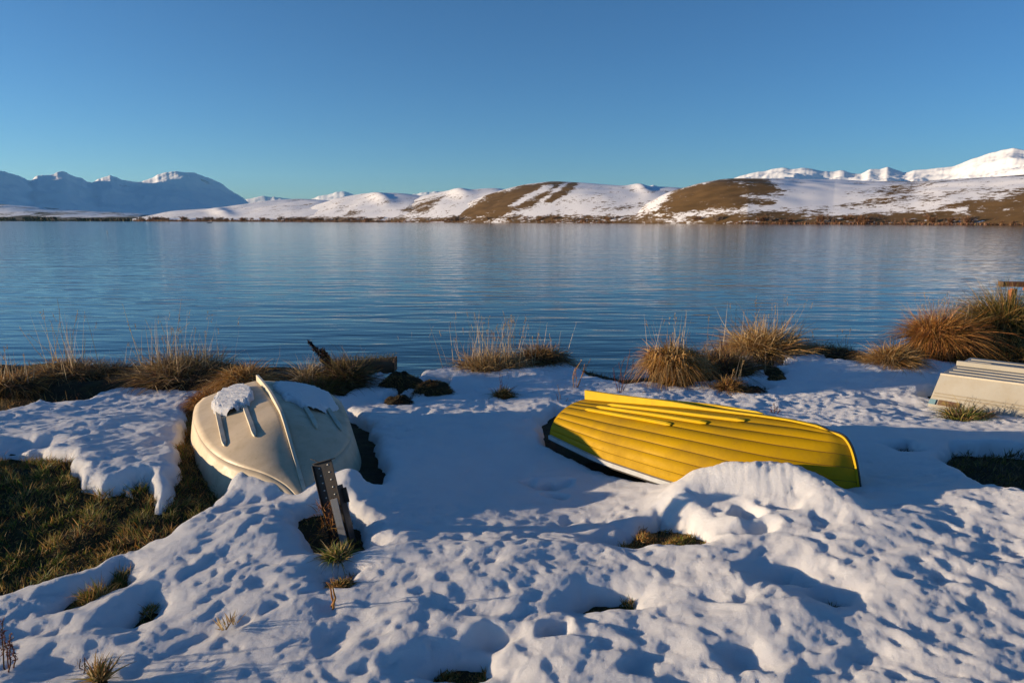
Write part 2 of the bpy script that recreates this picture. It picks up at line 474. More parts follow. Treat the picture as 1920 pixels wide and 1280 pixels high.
def relief(x, y):
    wl = smooth((.6 - x) / 1.6)            # grain of the ripples turns across the picture
    def rot(a, st, lam):
        c, s = math.cos(a), math.sin(a)
        return (x * c + y * s) / (lam * st), (-x * s + y * c) / lam
    x0, y0 = x, y
    x = x0 + .06 * perlin(x0 / .4, y0 / .4, 45); y = y0 + .06 * perlin(x0 / .4, y0 / .4, 46)
    a1, b1 = rot(R(52), 1.7, .16); a2, b2 = rot(R(-38), 1.5, .18)
    A = wl * perlin(a1, b1, 31) + (1 - wl) * perlin(a2, b2, 32)
    a3, b3 = rot(R(48), 1.5, .085); a4, b4 = rot(R(-30), 1.4, .09)
    B = wl * perlin(a3, b3, 33) + (1 - wl) * perlin(a4, b4, 34)
    big = perlin(x / .75, y / .75, 35) + .5 * perlin(x / .38, y / .38, 36)
    rid = 1 - 2 * np.abs(perlin(x / .30, y / .24, 37))
    amp = np.ones_like(x)
    # calmer snow in the lee of the cream boat
    q = ((x - .1) / 1.3)**2 + ((y - 4.6) / .85)**2
    amp *= 1 - .55 * np.exp(-q**2)
    q = ((x - 3.6) / 1.5)**2 + ((y - 5.0) / .9)**2
    amp *= 1 - .72 * np.exp(-q**2)
    far = smooth((y - 4.5) / 3)
    h = .0075 * big + .0085 * A * (1 - .25 * far) + .0045 * B + .003 * rid + .0022 * perlin(x / .045, y / .045, 38) + .0012 * perlin(x / .021, y / .021, 47)
    px_, py_ = x + .02 * perlin(x / .09, y / .09, 48), y + .02 * perlin(x / .09, y / .09, 49)
    h = h + .0011 * perlin(x / .011, y / .011, 50)
    h = h - .015 * cells(px_, py_, .21, 3, .40) - .0135 * cells(px_, py_, .125, 5, .55) - .0085 * cells(px_, py_, .08, 7, .6)
    h += .020 * far * perlin(x / .55, y / .30, 39)
    return h * amp

def snow_height(x, y):
    b = base(x, y)
    d = bare_sd(x, y)
    h = relief(x, y)
    h = relief(x - .8 * h, y)             # melt lumps lean away from the sun
    for cx, cy, rx, ry, hh, _ in MOUNDS:
        h = h + hh * np.exp(-((x - cx) / rx)**2 - ((y - cy) / ry)**2)
    for P, rx, ry in RIDGES:
        P = np.array([[*hit(a, b)[:2], c] for a, b, c in P]); t = np.linspace(0, len(P) - 1, 30)
        m = 0 * x
        for cx, cy, hh in zip(*[np.interp(t, np.arange(len(P)), P[:, k]) for k in range(3)]):
            m = np.maximum(m, hh * np.exp(-(((x - cx) / rx)**2 + ((y - cy) / ry)**2)**1.2))
        h = h + m
    wx = x + .035 * perlin(x / .13, y / .13, 41) + .05 * perlin(x / .3, y / .3, 43)
    wy = y + .030 * perlin(x / .13, y / .13, 42) + .04 * perlin(x / .3, y / .3, 44)
    for cx, cy, rx, ry, dp in PITS:
        q = ((wx - cx) / rx)**2 + ((wy - cy) / ry)**2
        h = h - dp * np.exp(-q**1.15) + .12 * dp * np.exp(-(np.sqrt(q) - 1.5)**2 * 5)
    T = T0 + .02 * perlin(x * 1.7, y * 1.7, 51)
    wdt = .10 + .05 * perlin(x * 2.3, y * 2.3, 52) + .14 * smooth((3.75 - y) / .4)
    k = np.clip(d / wdt, 0, 1)
    prof = (1 - (1 - k)**2.4)**.5
    h = np.maximum(h, -T0 + .012)          # never through the ground on its own
    top = np.where(d > 0, -T0 - .01 + (T + .01 + h) * prof, -T0 - .01 - np.minimum(.2, -d * 1.5))
    return b + top, d

def sheet_axes(nr, ncol, y0, y1):
    yr = np.concatenate([np.linspace(-25, y0, 14)[:-1], np.geomspace(y0, y1, nr)])
    u = np.linspace(-1, 1, ncol)
    uo = np.geomspace(.02, 6, 18)
    u = np.concatenate([-1 - uo[::-1], u, 1 + uo])
    Y, U = np.meshgrid(yr, u, indexing='ij')
    hw = .9 + .93 * np.maximum(Y, y0)
    return U * hw, Y

X, Y = sheet_axes(470, 960, 1.25, 11.2)
Z, D = snow_height(X.ravel(), Y.ravel())
V = np.stack([X.ravel(), Y.ravel(), Z], 1)
F = grid_faces(*X.shape)
F = F[(D[F] > -.06).any(1)]
used, inv = np.unique(F, return_inverse=True)
snow = obj('snow_ground', mk_mesh('snow_ground', V[used], inv.reshape(F.shape)), M_SNOW)
tag(snow, 'rippled melting snow lying over the lake shore', kind='structure')

def ground_z(x, y):
    z = base(x, y) - T0 + .012 * perlin(x * 3, y * 3, 61) + .006 * perlin(x * 9, y * 9, 62)
    ridge = .17 * smooth((-2.0 - x) / .8) * smooth((y - 7.35) / .45) * (1 - smooth((y - 8.5) / .5)) * (1 + .5 * perlin(x * 1.6, y * 1.6, 63))
    lump = .085 * np.maximum(0, perlin(x * 2.6, y * 3.4, 64)) * smooth((-1.2 - x) / .5) * (1 - smooth((y - 5.5) / .5))
    dip = .085 * np.exp(-((x + 1.88) / .30)**2 - ((y - 4.30) / .42)**2)   # the turf lies lower beside the cream boat
    near = np.exp(-((x + 1.9) / .5)**2 - ((y - 4.3) / .6)**2)
    return z + ridge + lump * (1 - near) - dip
X, Y = sheet_axes(190, 300, 1.25, 15)
Xr, Yr = X.ravel(), Y.ravel()
shore = obj('shore_ground', mk_mesh('shore_ground', np.stack([Xr, Yr, ground_z(Xr, Yr)], 1), grid_faces(*X.shape)), M_SOIL)
tag(shore, 'dark peaty ground of the lake shore', kind='structure')

lake = obj('lake', mk_mesh('lake', np.array([[-14000, 7.5, LAKE], [14000, 7.5, LAKE], [14000, 14000, LAKE], [-14000, 14000, LAKE]]), np.array([[0, 1, 2, 3]])), M_WATER)
tag(lake, 'calm rippled blue lake', kind='structure')

# ------------------------------------------------------------------ far shore, hills and mountains
def sector(name, sky_pts, r0, r1, px0, px1, nu, nv, mat, nz=(0, 100), mask=None, label=None, fexp=1.0, jag=0, seed=0, floor=-3.0, linear=False, rough=0, lobes=()):
    px = np.linspace(px0, px1, nu)
    sx, sy = zip(*sky_pts)
    py = pchip(sx, sy, px)
    jit = -rough * ridged(px / 34, px * 0 + seed, 4, seed, .6) if rough else 0 * px
    ra = np.interp(px, *zip(*r0)); rb = np.interp(px, *zip(*r1))
    v = np.concatenate([np.linspace(0, 1, nv), np.linspace(1, 1.7, nv // 3 + 2)[1:]])
    zr = np.array([at_y(a, b, c)[2] for a, b, c in zip(px, py, rb)])
    dz = jit * rb / FPX
    hx = (px - 960) / FPX / ray(960, 413)[1]
    VV, PX = np.meshgrid(v, px, indexing='ij')
    Yy = ra + (rb - ra) * VV; Xx = hx * Yy
    f = np.where(VV <= 1, np.sin(np.pi / 2 * np.minimum(VV, 1))**fexp if not linear else np.minimum(VV, 1)**1.15, 1 - .9 * (VV - 1)**1.3)
    lam = nz[1]
    n = fbm(Xx / lam, Yy / lam, 4, seed) * .6
    if jag: n = n + jag * (ridged(Xx / lam * 1.3, Yy / lam * 1.3, 5, seed + 9) - .6)
    amp = nz[0] * (np.sin(np.pi * np.clip(VV, 0, 1)) + .07 * np.minimum(VV, 1))
    Zz = floor + (zr - floor) * f + amp * n + dz * smooth((VV - .6) / .4)
    for lp, lv, rp, rv, lh in lobes:
        Zz = Zz + lh * np.exp(-((PX - lp + 60 * (VV - lv)) / rp)**2 - ((VV - lv) / rv)**2)
    el = (Zz - CAM_H) / Yy
    PYv = 413 - el * FPX * 1.03
    attr = {}
    if mask is not None:
        attr['melt'] = mask(PX.ravel(), PYv.ravel(), Xx.ravel(), Yy.ravel(), VV.ravel())
    o = obj(name, mk_mesh(name, np.stack([Xx.ravel(), Yy.ravel(), Zz.ravel()], 1), grid_faces(*VV.shape), attrs=attr), mat)
    tag(o, label, kind='structure')
    return o

def in_poly(P, x, y, soft):
    return smooth(.5 - poly_sd(np.array(P, float), x, y) / (2 * soft))

M_HILL = hill_mat('snowy_tussock_hill', (.105, .062, .022), (.17, .10, .038), .30)
M_MTN = hill_mat('snow_mountain', (.10, .09, .08), (.16, .13, .11), .012, 2.6, .6)
M_LOW = hill_mat('shaded_low_hill', (.06, .05, .035), (.10, .08, .05), .03, 3.0, 1.5)

RSH0 = [(-200, 2300), (0, 1900), (250, 1350), (600, 900), (960, 620), (1400, 420), (1920, 315), (2200, 290)]

def mask_a(px, py, x, y, v):
    m = .27 + 0 * px
    m = np.maximum(m, 1.0 * in_poly([(1185, 412), (1225, 392), (1262, 356), (1310, 343), (1360, 330), (1420, 331), (1448, 345), (1468, 358), (1440, 364), (1390, 369), (1455, 374), (1450, 386), (1380, 391), (1330, 397), (1240, 404)], px, py, 10.5))
    m = np.maximum(m, .95 * in_poly([(1760, 391), (1790, 376), (1850, 362), (1940, 349), (2200, 340), (2200, 440), (1700, 440), (1590, 408), (1700, 398), (1810, 392)], px, py, 12.4))
    m = np.maximum(m, .8 * in_poly([(1100, 400), (1500, 397), (1700, 400), (1700, 440), (1100, 440)], px, py, 10.5))
    m -= .5 * in_poly([(1820, 372), (1920, 362), (1960, 362), (1860, 378)], px, py, 8.6)
    m += .30 * in_poly([(1590, 388), (1600, 366), (1740, 350), (1760, 372), (1700, 392)], px, py, 27.6)
    m -= .25 * in_poly([(1470, 352), (1500, 342), (1640, 346), (1600, 376), (1480, 395)], px, py, 20.0)
    return m
def mask_b(px, py, x, y, v):
    m = .20 + 0 * px
    m = np.maximum(m, 1.0 * in_poly([(842, 408), (880, 384), (925, 362), (980, 346), (1050, 338), (1088, 340), (1070, 360), (1040, 376), (1000, 390), (960, 398), (930, 410)], px, py, 8.6))
    m -= .95 * in_poly([(952, 387), (964, 388), (1036, 352), (1020, 349)], px, py, 5.8)
    m -= .8 * in_poly([(1002, 383), (1016, 381), (1066, 344), (1056, 344)], px, py, 4.8)
    m = np.maximum(m, .75 * in_poly([(830, 404), (1300, 401), (1300, 430), (830, 430)], px, py, 6.7))
    m = np.maximum(m, .62 * in_poly([(1150, 398), (1160, 385), (1215, 372), (1230, 378), (1180, 398)], px, py, 12.4))
    return m
def mask_c(px, py, x, y, v):
    m = .20 + 0 * px
    m = np.maximum(m, .85 * in_poly([(745, 402), (768, 385), (800, 374), (835, 367), (820, 384), (800, 400)], px, py, 8.6))
    m = np.maximum(m, .8 * in_poly([(640, 405), (660, 394), (685, 394), (670, 402)], px, py, 8.6))
    m = np.maximum(m, .75 * in_poly([(540, 407), (1000, 405), (1000, 430), (540, 430)], px, py, 5.8))
    return m
def mask_mtn(px, py, x, y, v):
    return -.05 + .16 * ridged(x / 700, y / 700, 4, 5) * smooth((v - .2) / .6)
def mask_left(px, py, x, y, v):
    return -.02 + .18 * ridged(x / 500, y / 900, 4, 8) * smooth(v / .7) + .22 * in_poly([(370, 345), (400, 345), (470, 390), (400, 400)], px, py, 15)
def mask_low(px, py, x, y, v):
    return .42 + .22 * fbm(x / 260, y / 420, 4, 12) + .5 * smooth((py - 404) / 6)

sector('far_mountains', [(-200, 335), (-60, 326), (0, 322), (25, 325), (45, 331), (66, 341), (78, 333), (105, 328), (128, 323), (142, 329), (160, 336), (180, 344), (196, 337), (215, 332), (236, 337), (262, 341),
        (288, 337), (310, 329), (332, 325), (366, 326), (392, 333), (422, 348), (450, 367), (480, 388), (520, 405), (560, 412)],
       [(-200, 3300), (0, 3600), (480, 7000), (560, 8000)], [(-200, 5200), (0, 6000), (480, 11500), (560, 12500)], -200, 560, 420, 90, M_MTN, (95, 1500), mask_left,
       'snow-covered mountains in blue shade beyond the left end of the lake', jag=.7, seed=2, floor=-20, linear=True, rough=-1.6)
sector('far_peaks', [(430, 400), (468, 375), (500, 370), (530, 372), (560, 378), (580, 375), (600, 370), (620, 366), (645, 361), (660, 364), (675, 371), (720, 373), (760, 368), (785, 364), (810, 362), (825, 361), (850, 368), (1000, 375), (1180, 364), (1205, 354), (1222, 349), (1240, 356), (1290, 368), (1320, 380)],
       [(430, 15000), (1320, 15000)], [(430, 19000), (1320, 18000)], 430, 1320, 360, 30, M_MTN, (110, 900), mask_mtn,
       'tiny distant snow peaks behind the low hills', jag=.5, seed=21, floor=-20, linear=True, rough=-1.5)
sector('snow_range', [(1300, 372), (1340, 350), (1378, 333), (1400, 326), (1430, 321), (1460, 315.5), (1480, 318), (1500, 316), (1530, 321), (1550, 324), (1570, 320), (1590, 326), (1605, 327), (1625, 318.5), (1640, 319), (1655, 315), (1672, 320), (1692, 325), (1705, 321), (1725, 319), (1750, 316), (1772, 314), (1800, 303),
        (1840, 289), (1868, 281), (1884, 277.5), (1900, 281), (1930, 282), (1980, 270), (2060, 285), (2200, 300)],
       [(1300, 8200), (2200, 4800)], [(1300, 12500), (1600, 10500), (1920, 8200), (2200, 7500)], 1300, 2200, 460, 80, M_MTN, (120, 1100), mask_mtn,
       'sunlit high snow mountains above the right-hand hills', jag=.7, seed=5, floor=-20, linear=True, rough=-.7)
sector('low_hills', [(-200, 380), (0, 384), (60, 388), (120, 393), (180, 397), (240, 400), (310, 405), (360, 410)],
       [(-200, 2300), (0, 1950), (360, 1500)], [(-200, 2900), (0, 2900), (360, 2600)], -200, 360, 200, 40, M_LOW, (8, 260), mask_low,
       'low bluish hills with patchy snow at the far left shore', seed=31)
sector('lake_hills', [(240, 412.5), (290, 403), (330, 396), (400, 391), (450, 385), (520, 377), (560, 375), (620, 377), (660, 384), (720, 398)],
       [(240, 1340), (600, 910), (720, 820)], [(240, 1750), (560, 1750), (720, 1500)], 240, 720, 260, 50, M_HILL, (7, 230), mask_c,
       'rolling snowy hills with brush along their foot at the left of the far shore', seed=41, lobes=((415, .4, 18, .2, 5),))
sector('lake_hills', [(540, 404), (600, 384), (640, 373), (690, 366), (735, 363.5), (790, 368), (850, 382), (900, 396)],
       [(540, 960), (900, 655)], [(540, 1350), (735, 1250), (900, 1050)], 540, 900, 220, 50, M_HILL, (7, 200), mask_c,
       'smooth white snow hill with a shaded right shoulder left of centre', seed=43, lobes=((712, .6, 18, .2, 5),))
sector('lake_hills', [(690, 404), (740, 386), (780, 373), (830, 362), (880, 358), (920, 357.5), (960, 361), (1010, 375), (1050, 390)],
       [(690, 815), (960, 615), (1050, 570)], [(690, 1150), (880, 1080), (1050, 900)], 690, 1050, 220, 50, M_HILL, (6, 190), mask_c,
       'snow hill with a brown grassy left flank near the centre', seed=47, lobes=((860, .65, 20, .2, 5),))
sector('lake_hills', [(800, 408), (840, 397), (880, 379), (920, 363), (960, 353), (1000, 346), (1040, 342.5), (1090, 344), (1150, 348), (1200, 351), (1240, 353), (1290, 357), (1350, 372), (1400, 385)],
       [(800, 720), (960, 610), (1400, 418)], [(800, 850), (1040, 860), (1400, 640)], 800, 1400, 320, 60, M_HILL, (5, 150), mask_b,
       'broad hill with brown grass streaked by snow in the centre of the far shore', seed=53, lobes=((1200, .7, 16, .16, 3),))
sector('lake_hills', [(1150, 410), (1190, 396), (1220, 378), (1250, 362), (1290, 349.5), (1330, 339.5), (1365, 335), (1420, 335.5), (1560, 338), (1620, 341), (1700, 342), (1760, 337.5), (1840, 333), (1920, 327), (2050, 320), (2200, 316)],
       [(1150, 515), (1400, 415), (1920, 312), (2200, 285)], [(1150, 600), (1365, 620), (1560, 620), (1920, 470), (2200, 430)], 1150, 2200, 480, 70, M_HILL, (5, 115), mask_a,
       'long hill with a brown grassy dome and patchy snow on the right far shore', seed=59)

# ------------------------------------------------------------------ blades
def ribbons(roots, dirs, L, W, droop, cols, seg=3, rs=rng, curl=.15):
    n = len(roots)
    ts = np.linspace(0, 1, seg + 1)
    L, W, droop = [np.broadcast_to(np.asarray(a, float), (n,)) for a in (L, W, droop)]
    dirs = dirs / (np.linalg.norm(dirs, axis=1)[:, None] + 1e-9)
    rv = rs.randn(n, 3); S = np.cross(dirs, rv); S /= np.linalg.norm(S, axis=1)[:, None] + 1e-9
    cv = np.cross(dirs, S) * (rs.randn(n, 1) * curl)
    rows = []
    for t in ts:
        P = roots + dirs * (L * t)[:, None] + cv * (L * t * t)[:, None]
        P[:, 2] -= droop * L * t * t
        w_ = (W * (1 - .92 * t**1.5) * .5)[:, None]
        rows += [P - S * w_, P + S * w_]
    V = np.stack(rows, 1).reshape(-1, 3)
    k = 2 * (seg + 1); o = (np.arange(n) * k)[:, None]
    F = np.concatenate([o + np.array([[2*i, 2*i + 1, 2*i + 3, 2*i + 2]]) for i in range(seg)], 0)
    C = np.repeat(cols, k, axis=0)
    return V, F, C

def join(parts):
    Vs, Fs, Cs, o = [], [], [], 0
    for V, F, C in parts:
        Vs.append(V); Fs.append(F + o); Cs.append(C); o += len(V)
    return np.concatenate(Vs), np.concatenate(Fs), np.concatenate(Cs)

PAL = {
 'straw': [(0.468, 0.312, 0.13), (0.364, 0.234, 0.091), (0.546, 0.403, 0.208), (0.286, 0.169, 0.065)],
 'gold': [(0.459, 0.257, 0.074), (0.351, 0.176, 0.047), (0.513, 0.324, 0.121), (0.23, 0.115, 0.034)],
 'rust': [(0.364, 0.156, 0.039), (0.26, 0.104, 0.026), (0.416, 0.208, 0.065), (0.156, 0.072, 0.023)],
 'heath': [(0.112, 0.069, 0.035), (0.075, 0.048, 0.025), (0.175, 0.112, 0.056), (0.237, 0.163, 0.075)],
 'olive': [(0.14, 0.119, 0.031), (0.091, 0.084, 0.022), (0.224, 0.168, 0.049), (0.07, 0.063, 0.02)],
 'green': [(0.10, 0.145, 0.022), (0.15, 0.175, 0.032), (0.06, 0.085, 0.015), (0.272, 0.208, 0.064), (0.352, 0.24, 0.08)],
 'pale': [(0.529, 0.414, 0.253), (0.437, 0.322, 0.184), (0.575, 0.46, 0.299)],
 'dock': [(.10, .035, .02), (.14, .05, .028), (.07, .025, .016)],
 'black': [(.022, .014, .014), (.035, .02, .018), (.015, .01, .011)],
}
def pick(pal, n, rs=rng):
    c = np.array(PAL[pal]); k = rs.randint(0, len(c), n)
    return np.clip(c[k] * (.75 + .5 * rs.rand(n, 1)) + .01 * rs.randn(n, 3), .004, 1)

def mound_mesh(name, rx, ry, h, seed, n=20, rings=9, rough=.15):
    V = [[0, 0, h]]; F4 = []; F3 = []
    for i in range(1, rings + 1):
        a = np.pi / 2 * i / rings
        for j in range(n):
            t = 2 * np.pi * j / n
            k = 1 + rough * float(perlin(math.cos(t) * 1.7 + i * .35, math.sin(t) * 1.7, seed))
            V.append([rx * math.sin(a) * math.cos(t) * k, ry * math.sin(a) * math.sin(t) * k, h * math.cos(a) * k - .04 * (i == rings)])
    for j in range(n):
        F3.append([0, 1 + j, 1 + (j + 1) % n])
        for i in range(rings - 1):
            a = 1 + i * n
            F4.append([a + j, a + n + j, a + n + (j + 1) % n, a + (j + 1) % n])
    return mk_mesh(name, np.array(V), [np.array(F3), np.array(F4)])

M_TURF = pmat('dead_thatch', (.05, .035, .018), .95, .1)[0]
bump(M_TURF.node_tree, M_TURF.node_tree.nodes['Principled BSDF'], noise(M_TURF.node_tree, 45, 5, .7), .02)

def tussock(label, px, py, hw, hp, pal, n=1400, splay=.9, droop=.5, core=.5, stalks=0, stalk_h=0, lean=(.12, 0), pal2=None, width=.0065, name='grass_tussock', group=None, cat='tussock', base_r=.45, dz=0, mat=0.0, trunk=False):
    """hw, hp: half width and height in photo pixels"""
    p = hit(px, py); p[2] = base(p[0], p[1]) - T0 * .5 + dz
    s = p[1] * 1.02 / FPX
    r, h = hw * s, hp * s
    rs = np.random.RandomState(int(px * 7 + py))
    t = empty(name, p, label, cat, group)
    if core > 0:
        obj('root_mound', mound_mesh('root_mound', r * base_r * 1.2, r * base_r * 1.0, h * core, int(px)), M_TURF, t)
    if trunk:                              # old tussock: a pillar of hanging dead leaves under the crown
        m = int(n * .9); ta = rs.rand(m) * 2 * np.pi; tz = rs.rand(m)**.8
        rad = r * base_r * (1.0 + .12 * rs.randn(m)) * (.8 + .3 * tz)
        rt = np.stack([np.cos(ta) * rad, np.sin(ta) * rad, h * core * (.15 + .9 * tz)], 1)
        dd = np.stack([np.cos(ta) * .35, np.sin(ta) * .35, -np.ones(m)], 1) + rs.randn(m, 3) * .22
        tc = pick(pal, m, rs)
        V, F, C = ribbons(rt, dd, h * (.14 + .22 * rs.rand(m)), width * 1.4, -.1, tc, 3, rs)
        V[:, 2] = np.maximum(V[:, 2], -.04)
        tag(obj('hanging_leaves', mk_mesh('hanging_leaves', V, F, C), M_BLADE, t), kind='stuff')
    a = rs.rand(n) * 2 * np.pi; q = np.sqrt(rs.rand(n))
    R0 = r * base_r
    roots = np.stack([np.cos(a) * q * R0, np.sin(a) * q * R0 * .85, (np.sqrt(np.maximum(0, 1 - q * q)) * .75 if not trunk else .85 - .2 * q) * h * core], 1)
    out = np.stack([np.cos(a), np.sin(a), np.zeros(n)], 1)
    ang = splay * (q * .8 + .25 * rs.randn(n))
    dirs = out * np.sin(ang)[:, None] + np.array([0, 0, 1.0]) * np.cos(ang)[:, None] + np.array([lean[0], lean[1], 0])
    if mat:                                # tangled: blades point every way and lie over each other
        dirs = dirs * (1 - mat) + mat * rs.randn(n, 3) * np.array([1.0, .8, .45])
    dirs[:, 2] = np.maximum(dirs[:, 2], .05 if not mat else -.15)
    L = h * (.75 + .5 * rs.rand(n)) * (1.05 - .3 * core + .4 * q * splay) * (.62 if trunk else 1)
    kid = rs.randint(0, 14, n); kd = rs.randn(14, 3) * np.array([.38, .3, .22]); kl = .65 + .7 * rs.rand(14)   # ragged locks
    dirs = dirs + kd[kid]; L = L * kl[kid]; dirs[:, 2] = np.maximum(dirs[:, 2], .02)
    cols = pick(pal, n, rs) * (.75 + .5 * rs.rand(14))[kid][:, None]
    if pal2:
        k = rs.rand(n) < .3; cols[k] = pick(pal2, k.sum(), rs)
    parts = [ribbons(roots, dirs, L, width * (.7 + .6 * rs.rand(n)), droop * (.6 + .8 * rs.rand(n)) * (.4 + q), cols, 4, rs, .3)]
    V, F, C = join(parts)
    tag(obj('blades', mk_mesh('blades', V, F, C), M_BLADE, t), kind='stuff')
    if stalks:
        m = stalks
        rr = np.stack([rs.randn(m) * r * .45, rs.randn(m) * r * .2, np.full(m, h * core * .4)], 1)
        dd = np.stack([rs.randn(m) * .16 + lean[0] * .3, rs.randn(m) * .1, np.ones(m)], 1)
        L = stalk_h * s * (.55 + .5 * rs.rand(m))
        V, F, C = ribbons(rr, dd, L, .008, .04 * rs.rand(m), pick('pale', m, rs), 4, rs, .08)
        k = rs.rand(m) < .5                                  # seed heads
        dn = dd / np.linalg.norm(dd, axis=1)[:, None]
        tips = rr + dn * (L * .86)[:, None]
        e = []
        for i in np.nonzero(k)[0]:
            c = 14
            jt = rs.rand(c)
            hd = ribbons(tips[i] + dn[i] * (jt * L[i] * .14)[:, None], dn[i] + .5 * rs.randn(c, 3), .018 + .012 * rs.rand(c), .005, .1, pick('straw', c, rs), 2, rs)
            e.append(hd)
        V, F, C = join([(V, F, C)] + e)
        tag(obj('seed_stalks', mk_mesh('seed_stalks', V, F, C), M_BLADE, t), kind='stuff')
    return t

G1 = 'dry tussocks along the lake bank'
tussock('golden shaggy tussock at the water edge behind the yellow boat', 1260, 714, 48, 88, 'gold', 2200, 1.2, .8, .72, 30, 120, pal2='straw', group=G1, base_r=.72, trunk=True, width=.008)
tussock('straw coloured upright tussock crowning the bank right of centre', 1432, 664, 72, 66, 'straw', 2800, .95, .3, .45, 40, 105, pal2='gold', group=G1, base_r=.7, mat=.55, width=.009)
tussock('low drooping straw tussock beside the snow edge at right', 1672, 690, 62, 52, 'gold', 2200, 1.35, .8, .6, 0, 0, pal2='straw', group=G1, base_r=.55)
tussock('orange brown tussock with a thick trunk-like base at right', 1757, 674, 56, 102, 'rust', 2600, 1.25, .45, .72, 26, 105, pal2='gold', group=G1, base_r=.62, lean=(.05, 0), trunk=True, width=.006)
tussock('big green topped tussock under the rusty frame at far right', 1876, 664, 80, 132, 'olive', 3200, 1.3, .45, .66, 0, 0, pal2='gold', group=G1, base_r=.5, lean=(-.08, 0), trunk=True, width=.006)
tussock('pale grass clump with tall thin stalks at the bank centre', 925, 690, 75, 44, 'straw', 2200, 1.1, .4, .4, 90, 105, pal2='heath', group=G1, base_r=.8, mat=.45)
tussock('brown matted tussock beside the pale clump at bank centre', 1015, 678, 50, 40, 'heath', 1700, 1.2, .5, .6, 14, 75, pal2='gold', group=G1, base_r=.8, mat=.5)
tussock('dark twiggy clump on the left bank with tall stalks', 345, 712, 95, 46, 'heath', 3200, 1.25, .3, .5, 40, 120, pal2='straw', group=G1, base_r=.8, mat=.65, dz=.06)
tussock('brown grass clump at the left edge of the bank', 25, 728, 60, 34, 'gold', 1800, 1.2, .6, .5, 16, 80, pal2='heath', group=G1, base_r=.8, mat=.5, dz=.06)
tussock('thin brown clump with four long stalks on the left bank', 135, 706, 75, 34, 'heath', 1500, 1.3, .3, .3, 22, 130, pal2='straw', group=G1, base_r=.8, mat=.6, dz=.06)
tussock('small brown tuft in the gap of the left bank', 210, 704, 50, 26, 'heath', 1000, 1.3, .3, .3, 6, 60, pal2='straw', group=G1, base_r=.8, mat=.6, dz=.06)
tussock('thick golden thatch of grass hanging behind the cream boat', 460, 744, 66, 72, 'gold', 2600, 1.45, .9, .7, 0, 0, pal2='straw', group=G1, base_r=.6, dz=.02, width=.007)
tussock('golden grass spilling down at the left of the cream boat stern', 392, 758, 40, 40, 'rust', 1500, 1.4, .9, .6, 0, 0, pal2='gold', group=G1, base_r=.6)
tussock('arching pale straw tuft right of the cream boat stern', 580, 720, 48, 62, 'pale', 500, 1.2, .6, .2, 0, 0, pal2='straw', group=G1, base_r=.4, lean=(.35, 0), width=.008, dz=.04)
tussock('brown mossy clump beside the dark log', 648, 722, 36, 52, 'heath', 1700, .9, .3, .75, 0, 0, pal2='olive', group=G1, base_r=.85, mat=.45)
tussock('low mossy clump at the foot of the dark dock stem', 600, 735, 48, 34, 'olive', 1300, 1.2, .5, .6, 0, 0, pal2='heath', group=G1, base_r=.8)
tussock('small round brown tuft in the snow behind the yellow boat', 1366, 730, 24, 32, 'gold', 1000, 1.1, .5, .6, 5, 70, pal2='heath', group=G1, base_r=.7)
tussock('little dark tuft in a snow hollow left of the yellow boat', 942, 744, 18, 26, 'olive', 500, 1.0, .5, .7, 0, 0, pal2='heath', group=G1, base_r=.8)
tussock('dark matted heather bank between the two golden tussocks', 1345, 692, 70, 40, 'heath', 2600, 1.2, .3, .6, 8, 60, pal2='gold', group=G1, base_r=.85, mat=.55)
tussock('low brown heather on the bank right of the straw tussock', 1555, 662, 62, 24, 'heath', 1700, 1.3, .3, .6, 10, 50, pal2='gold', group=G1, base_r=.85, mat=.5)
tussock('dark low heath at the foot of the golden shaggy tussock', 1305, 708, 52, 26, 'heath', 1500, 1.3, .3, .6, 4, 40, pal2='olive', group=G1, base_r=.9, mat=.6)
tussock('dark turf edge running right from the straw tussock', 1498, 660, 55, 22, 'heath', 1500, 1.3, .3, .6, 6, 40, pal2='gold', group=G1, base_r=.9, mat=.6)
tussock('olive grass rise at the right edge behind the white boat', 1900, 678, 75, 50, 'olive', 2600, 1.2, .6, .6, 0, 0, pal2='gold', group=G1, base_r=.85)
tussock('dry yellowish grass mat between the two right-hand tussocks', 1815, 680, 50, 30, 'olive', 1500, 1.3, .6, .5, 4, 60, pal2='straw', group=G1, base_r=.8)
tussock('green tuft against the side of the white boat', 1812, 782, 40, 34, 'green', 800, 1.2, .5, .3, 0, 0, pal2='heath', cat='grass', group='small grass tufts in the snow', base_r=.8, name='grass_tuft')
tussock('yellow tuft in a snow hole in the left foreground', 640, 1088, 26, 24, 'gold', 420, 1.1, .5, .4, 0, 0, pal2='olive', cat='grass', group='small grass tufts in the snow', base_r=.6, name='grass_tuft')
tussock('spiky dry tuft at the bottom edge on the left', 188, 1278, 20, 40, 'straw', 160, .6, .1, .3, 0, 0, pal2='olive', cat='grass', group='small grass tufts in the snow', base_r=.6, name='grass_tuft', dz=.05)
tussock('bright green tuft growing at the foot of the steel post', 632, 1035, 26, 34, 'green', 380, .9, .4, .2, 0, 0, pal2='straw', cat='grass', group='small grass tufts in the snow', base_r=.6, name='grass_tuft')
tussock('short golden stubble poking through the snow at left', 425, 1172, 26, 22, 'straw', 26, .5, .1, 0, 0, 0, cat='grass', group='small grass tufts in the snow', base_r=.8, name='grass_tuft', dz=.05)

